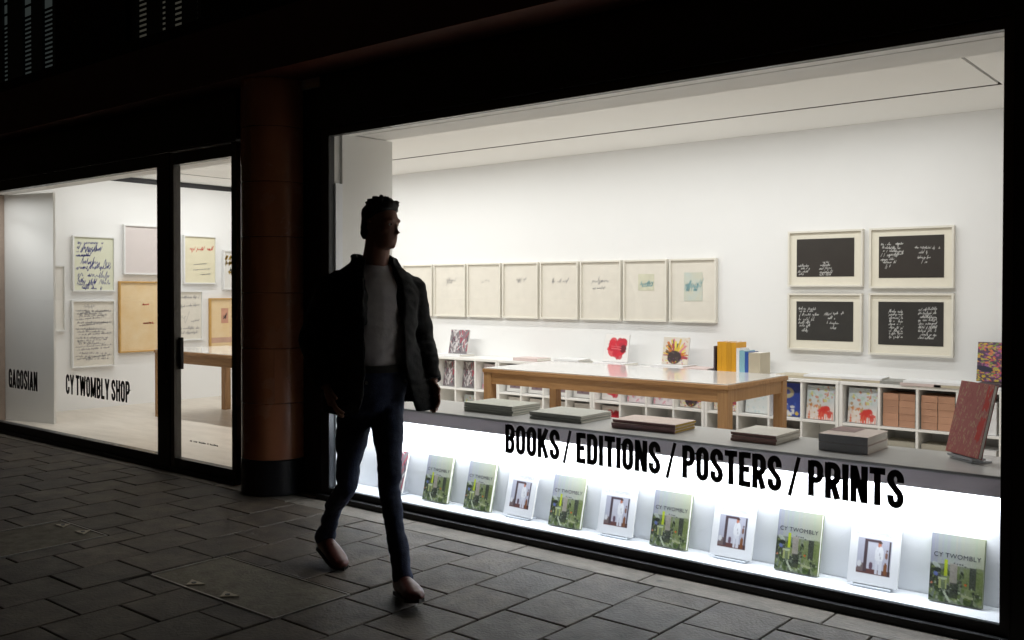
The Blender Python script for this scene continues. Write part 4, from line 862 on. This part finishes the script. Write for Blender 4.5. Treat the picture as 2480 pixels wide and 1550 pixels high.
# shirt
hb = bmesh.new(); rings(hb, [(.008, 0, 1.05, .125, .165), (.008, 0, 1.08, .125, .165), (.010, 0, 1.2, .128, .168), (.012, 0, 1.34, .134, .182), (.006, 0, 1.44, .124, .180), (.004, 0, 1.50, .092, .14), (.012, 0, 1.545, .076, .082)], 28)
remeshed('shirt', hb, SHIRT, .008, PP, 4, .008)
# jeans
hb = bmesh.new(); rings(hb, [(.0, 0, .79, .07, .09), (.0, 0, .85, .115, .150), (.0, 0, .95, .130, .175), (.005, 0, 1.06, .134, .174)], 24)
def leg(h_, k, a, extra):
    tube(hb, [h_ + Vector((0, 0, .02)), h_.lerp(k, .45), k + Vector((.012, 0, .03)), k + Vector((.008, 0, -.03)), k.lerp(a, .5) + Vector((-.02, 0, 0)), k.lerp(a, .85), a + extra], [.092, .076, .056, .052, .049, .045, .050], 18, up=Vector((0, 1, 0)))
leg(hipL, kneeL, ankL, Vector((.005, 0, -.025))); leg(hipR, kneeR, ankR, Vector((-.02, 0, -.04)))
remeshed('jeans', hb, JEAN, .009, PP, 4, .010)
bm = bmesh.new(); rings(bm, [(.005, 0, 1.03, .139, .179), (.005, 0, 1.064, .138, .177)], 28); obj('belt', bm, SOLE, PP, True)
# shoes: sole and upper
def shoe(ank, pitch, yaw, ground):
    m = Matrix.Translation(ground) @ Matrix.Rotation(yaw, 4, 'Z') @ Matrix.Rotation(pitch, 4, 'Y')
    hb = bmesh.new(); tube(hb, [(-.094, 0, .042), (-.065, 0, .047), (0, 0, .049), (.07, 0, .042), (.13, 0, .033), (.18, 0, .026), (.199, 0, .020)], [(.032, .036), (.040, .045), (.042, .047), (.049, .039), (.050, .032), (.038, .024), (.018, .015)], 18)
    for q in range(4): tube(hb, [(.045 + .018 * q, -.022, .078 - .006 * q), (.047 + .018 * q, 0, .086 - .007 * q), (.045 + .018 * q, .022, .078 - .006 * q)], [.005, .006, .005], 6)
    tube(hb, [(-.045, 0, .05), (-.045, 0, .105)], [(.036, .042), (.036, .042)], 14, up=Vector((0, 1, 0)))
    bmesh.ops.transform(hb, matrix=m, verts=hb.verts); s = remeshed('shoe', hb, SHOE, .007, PP, 3)
    bm = bmesh.new(); out = [(-.098, .02), (-.085, .034), (0, .039), (.08, .047), (.14, .047), (.18, .034), (.205, .0)]; pts = out + [(x, -y) for x, y in reversed(out[:-1])]
    lo = [bm.verts.new((x, y, 0.0)) for x, y in pts]; hi = [bm.verts.new((x, y, .017)) for x, y in pts]; bm.faces.new(lo[::-1]); bm.faces.new(hi)
    for k in range(len(pts)): bm.faces.new((lo[k], lo[(k + 1) % len(pts)], hi[(k + 1) % len(pts)], hi[k]))
    bmesh.ops.transform(bm, matrix=m, verts=bm.verts); obj('sole', bm, SOLE, s)
shoe(ankL, R(-8), R(-6), Vector((.330, .030, .018))); shoe(ankR, R(9), R(4), Vector((-.432, -.080, .036)))
# open jacket: shell with a gap in front, sleeves, collar
bm = bmesh.new(); prof = [(.850, .150, .215, 30, .03), (.95, .152, .208, 27, .02), (1.07, .150, .198, 26, .01), (1.2, .152, .202, 28, .006), (1.34, .156, .212, 28, .006), (1.42, .148, .212, 27, 0), (1.475, .128, .186, 28, .0), (1.515, .106, .140, 32, .004), (1.545, .092, .100, 38, .008), (1.580, .086, .088, 46, .010)]
n = 48; L = []
for z, rx, ry, op, dx in prof:
    row = []
    for k in range(n + 1):
        t = R(op) + (2 * math.pi - 2 * R(op)) * k / n; fl = 1 + max(0, (1.18 - z) / .33) * (.46 if math.sin(t) > 0 else .16)
        wob = .006 * math.sin(t * 7 + z * 9) * (1.2 - z if z < 1.2 else .1)
        row.append(bm.verts.new((dx + (rx + wob) * math.cos(t), (ry * fl + wob) * math.sin(t), z - (.012 * math.cos(t) if z < .9 else 0))))
    L.append(row)
for A, C_ in zip(L, L[1:]):
    for k in range(n): bm.faces.new((A[k], A[k + 1], C_[k + 1], C_[k]))
bmesh.ops.recalc_face_normals(bm, faces=bm.faces); bmesh.ops.solidify(bm, geom=bm.faces[:], thickness=-.014)
for sh, el, wr in ((shL, elL, wrL), (shR, elR, wrR)):
    s_ = 1 if sh.y > 0 else -1
    tube(bm, [(.0, s_ * .115, 1.475), (.0, s_ * .155, 1.462), sh + Vector((0, s_ * .012, -.040)), sh.lerp(el, .40), sh.lerp(el, .75), el, el.lerp(wr, .4), el.lerp(wr, .97)], [.045, .062, .078, .076, .070, .068, .062, .054], 20, up=Vector((1, 0, 0)))
for s_ in (-1, 1):
    P_ = [(-.070, s_ * .020, 1.575), (-.045, s_ * .080, 1.585), (.025, s_ * .100, 1.570), (.082, s_ * .102, 1.50), (.128, s_ * .102, 1.39), (.148, s_ * .096, 1.26)]
    tube(bm, P_, [(.016, .012), (.018, .013), (.022, .013), (.032, .012), (.034, .011), (.012, .008)], 10)
jk = remeshed('jacket', bm, JACK, .006, PP, 4, .010)
for s_ in (-1, 1):
    bm = bmesh.new(); tube(bm, [(.168, s_ * .098, .99), (.174, s_ * .098, .99)], [.010, .009], 10); obj('button', bm, SOLE, jk)
print('objects', len(bpy.data.objects))
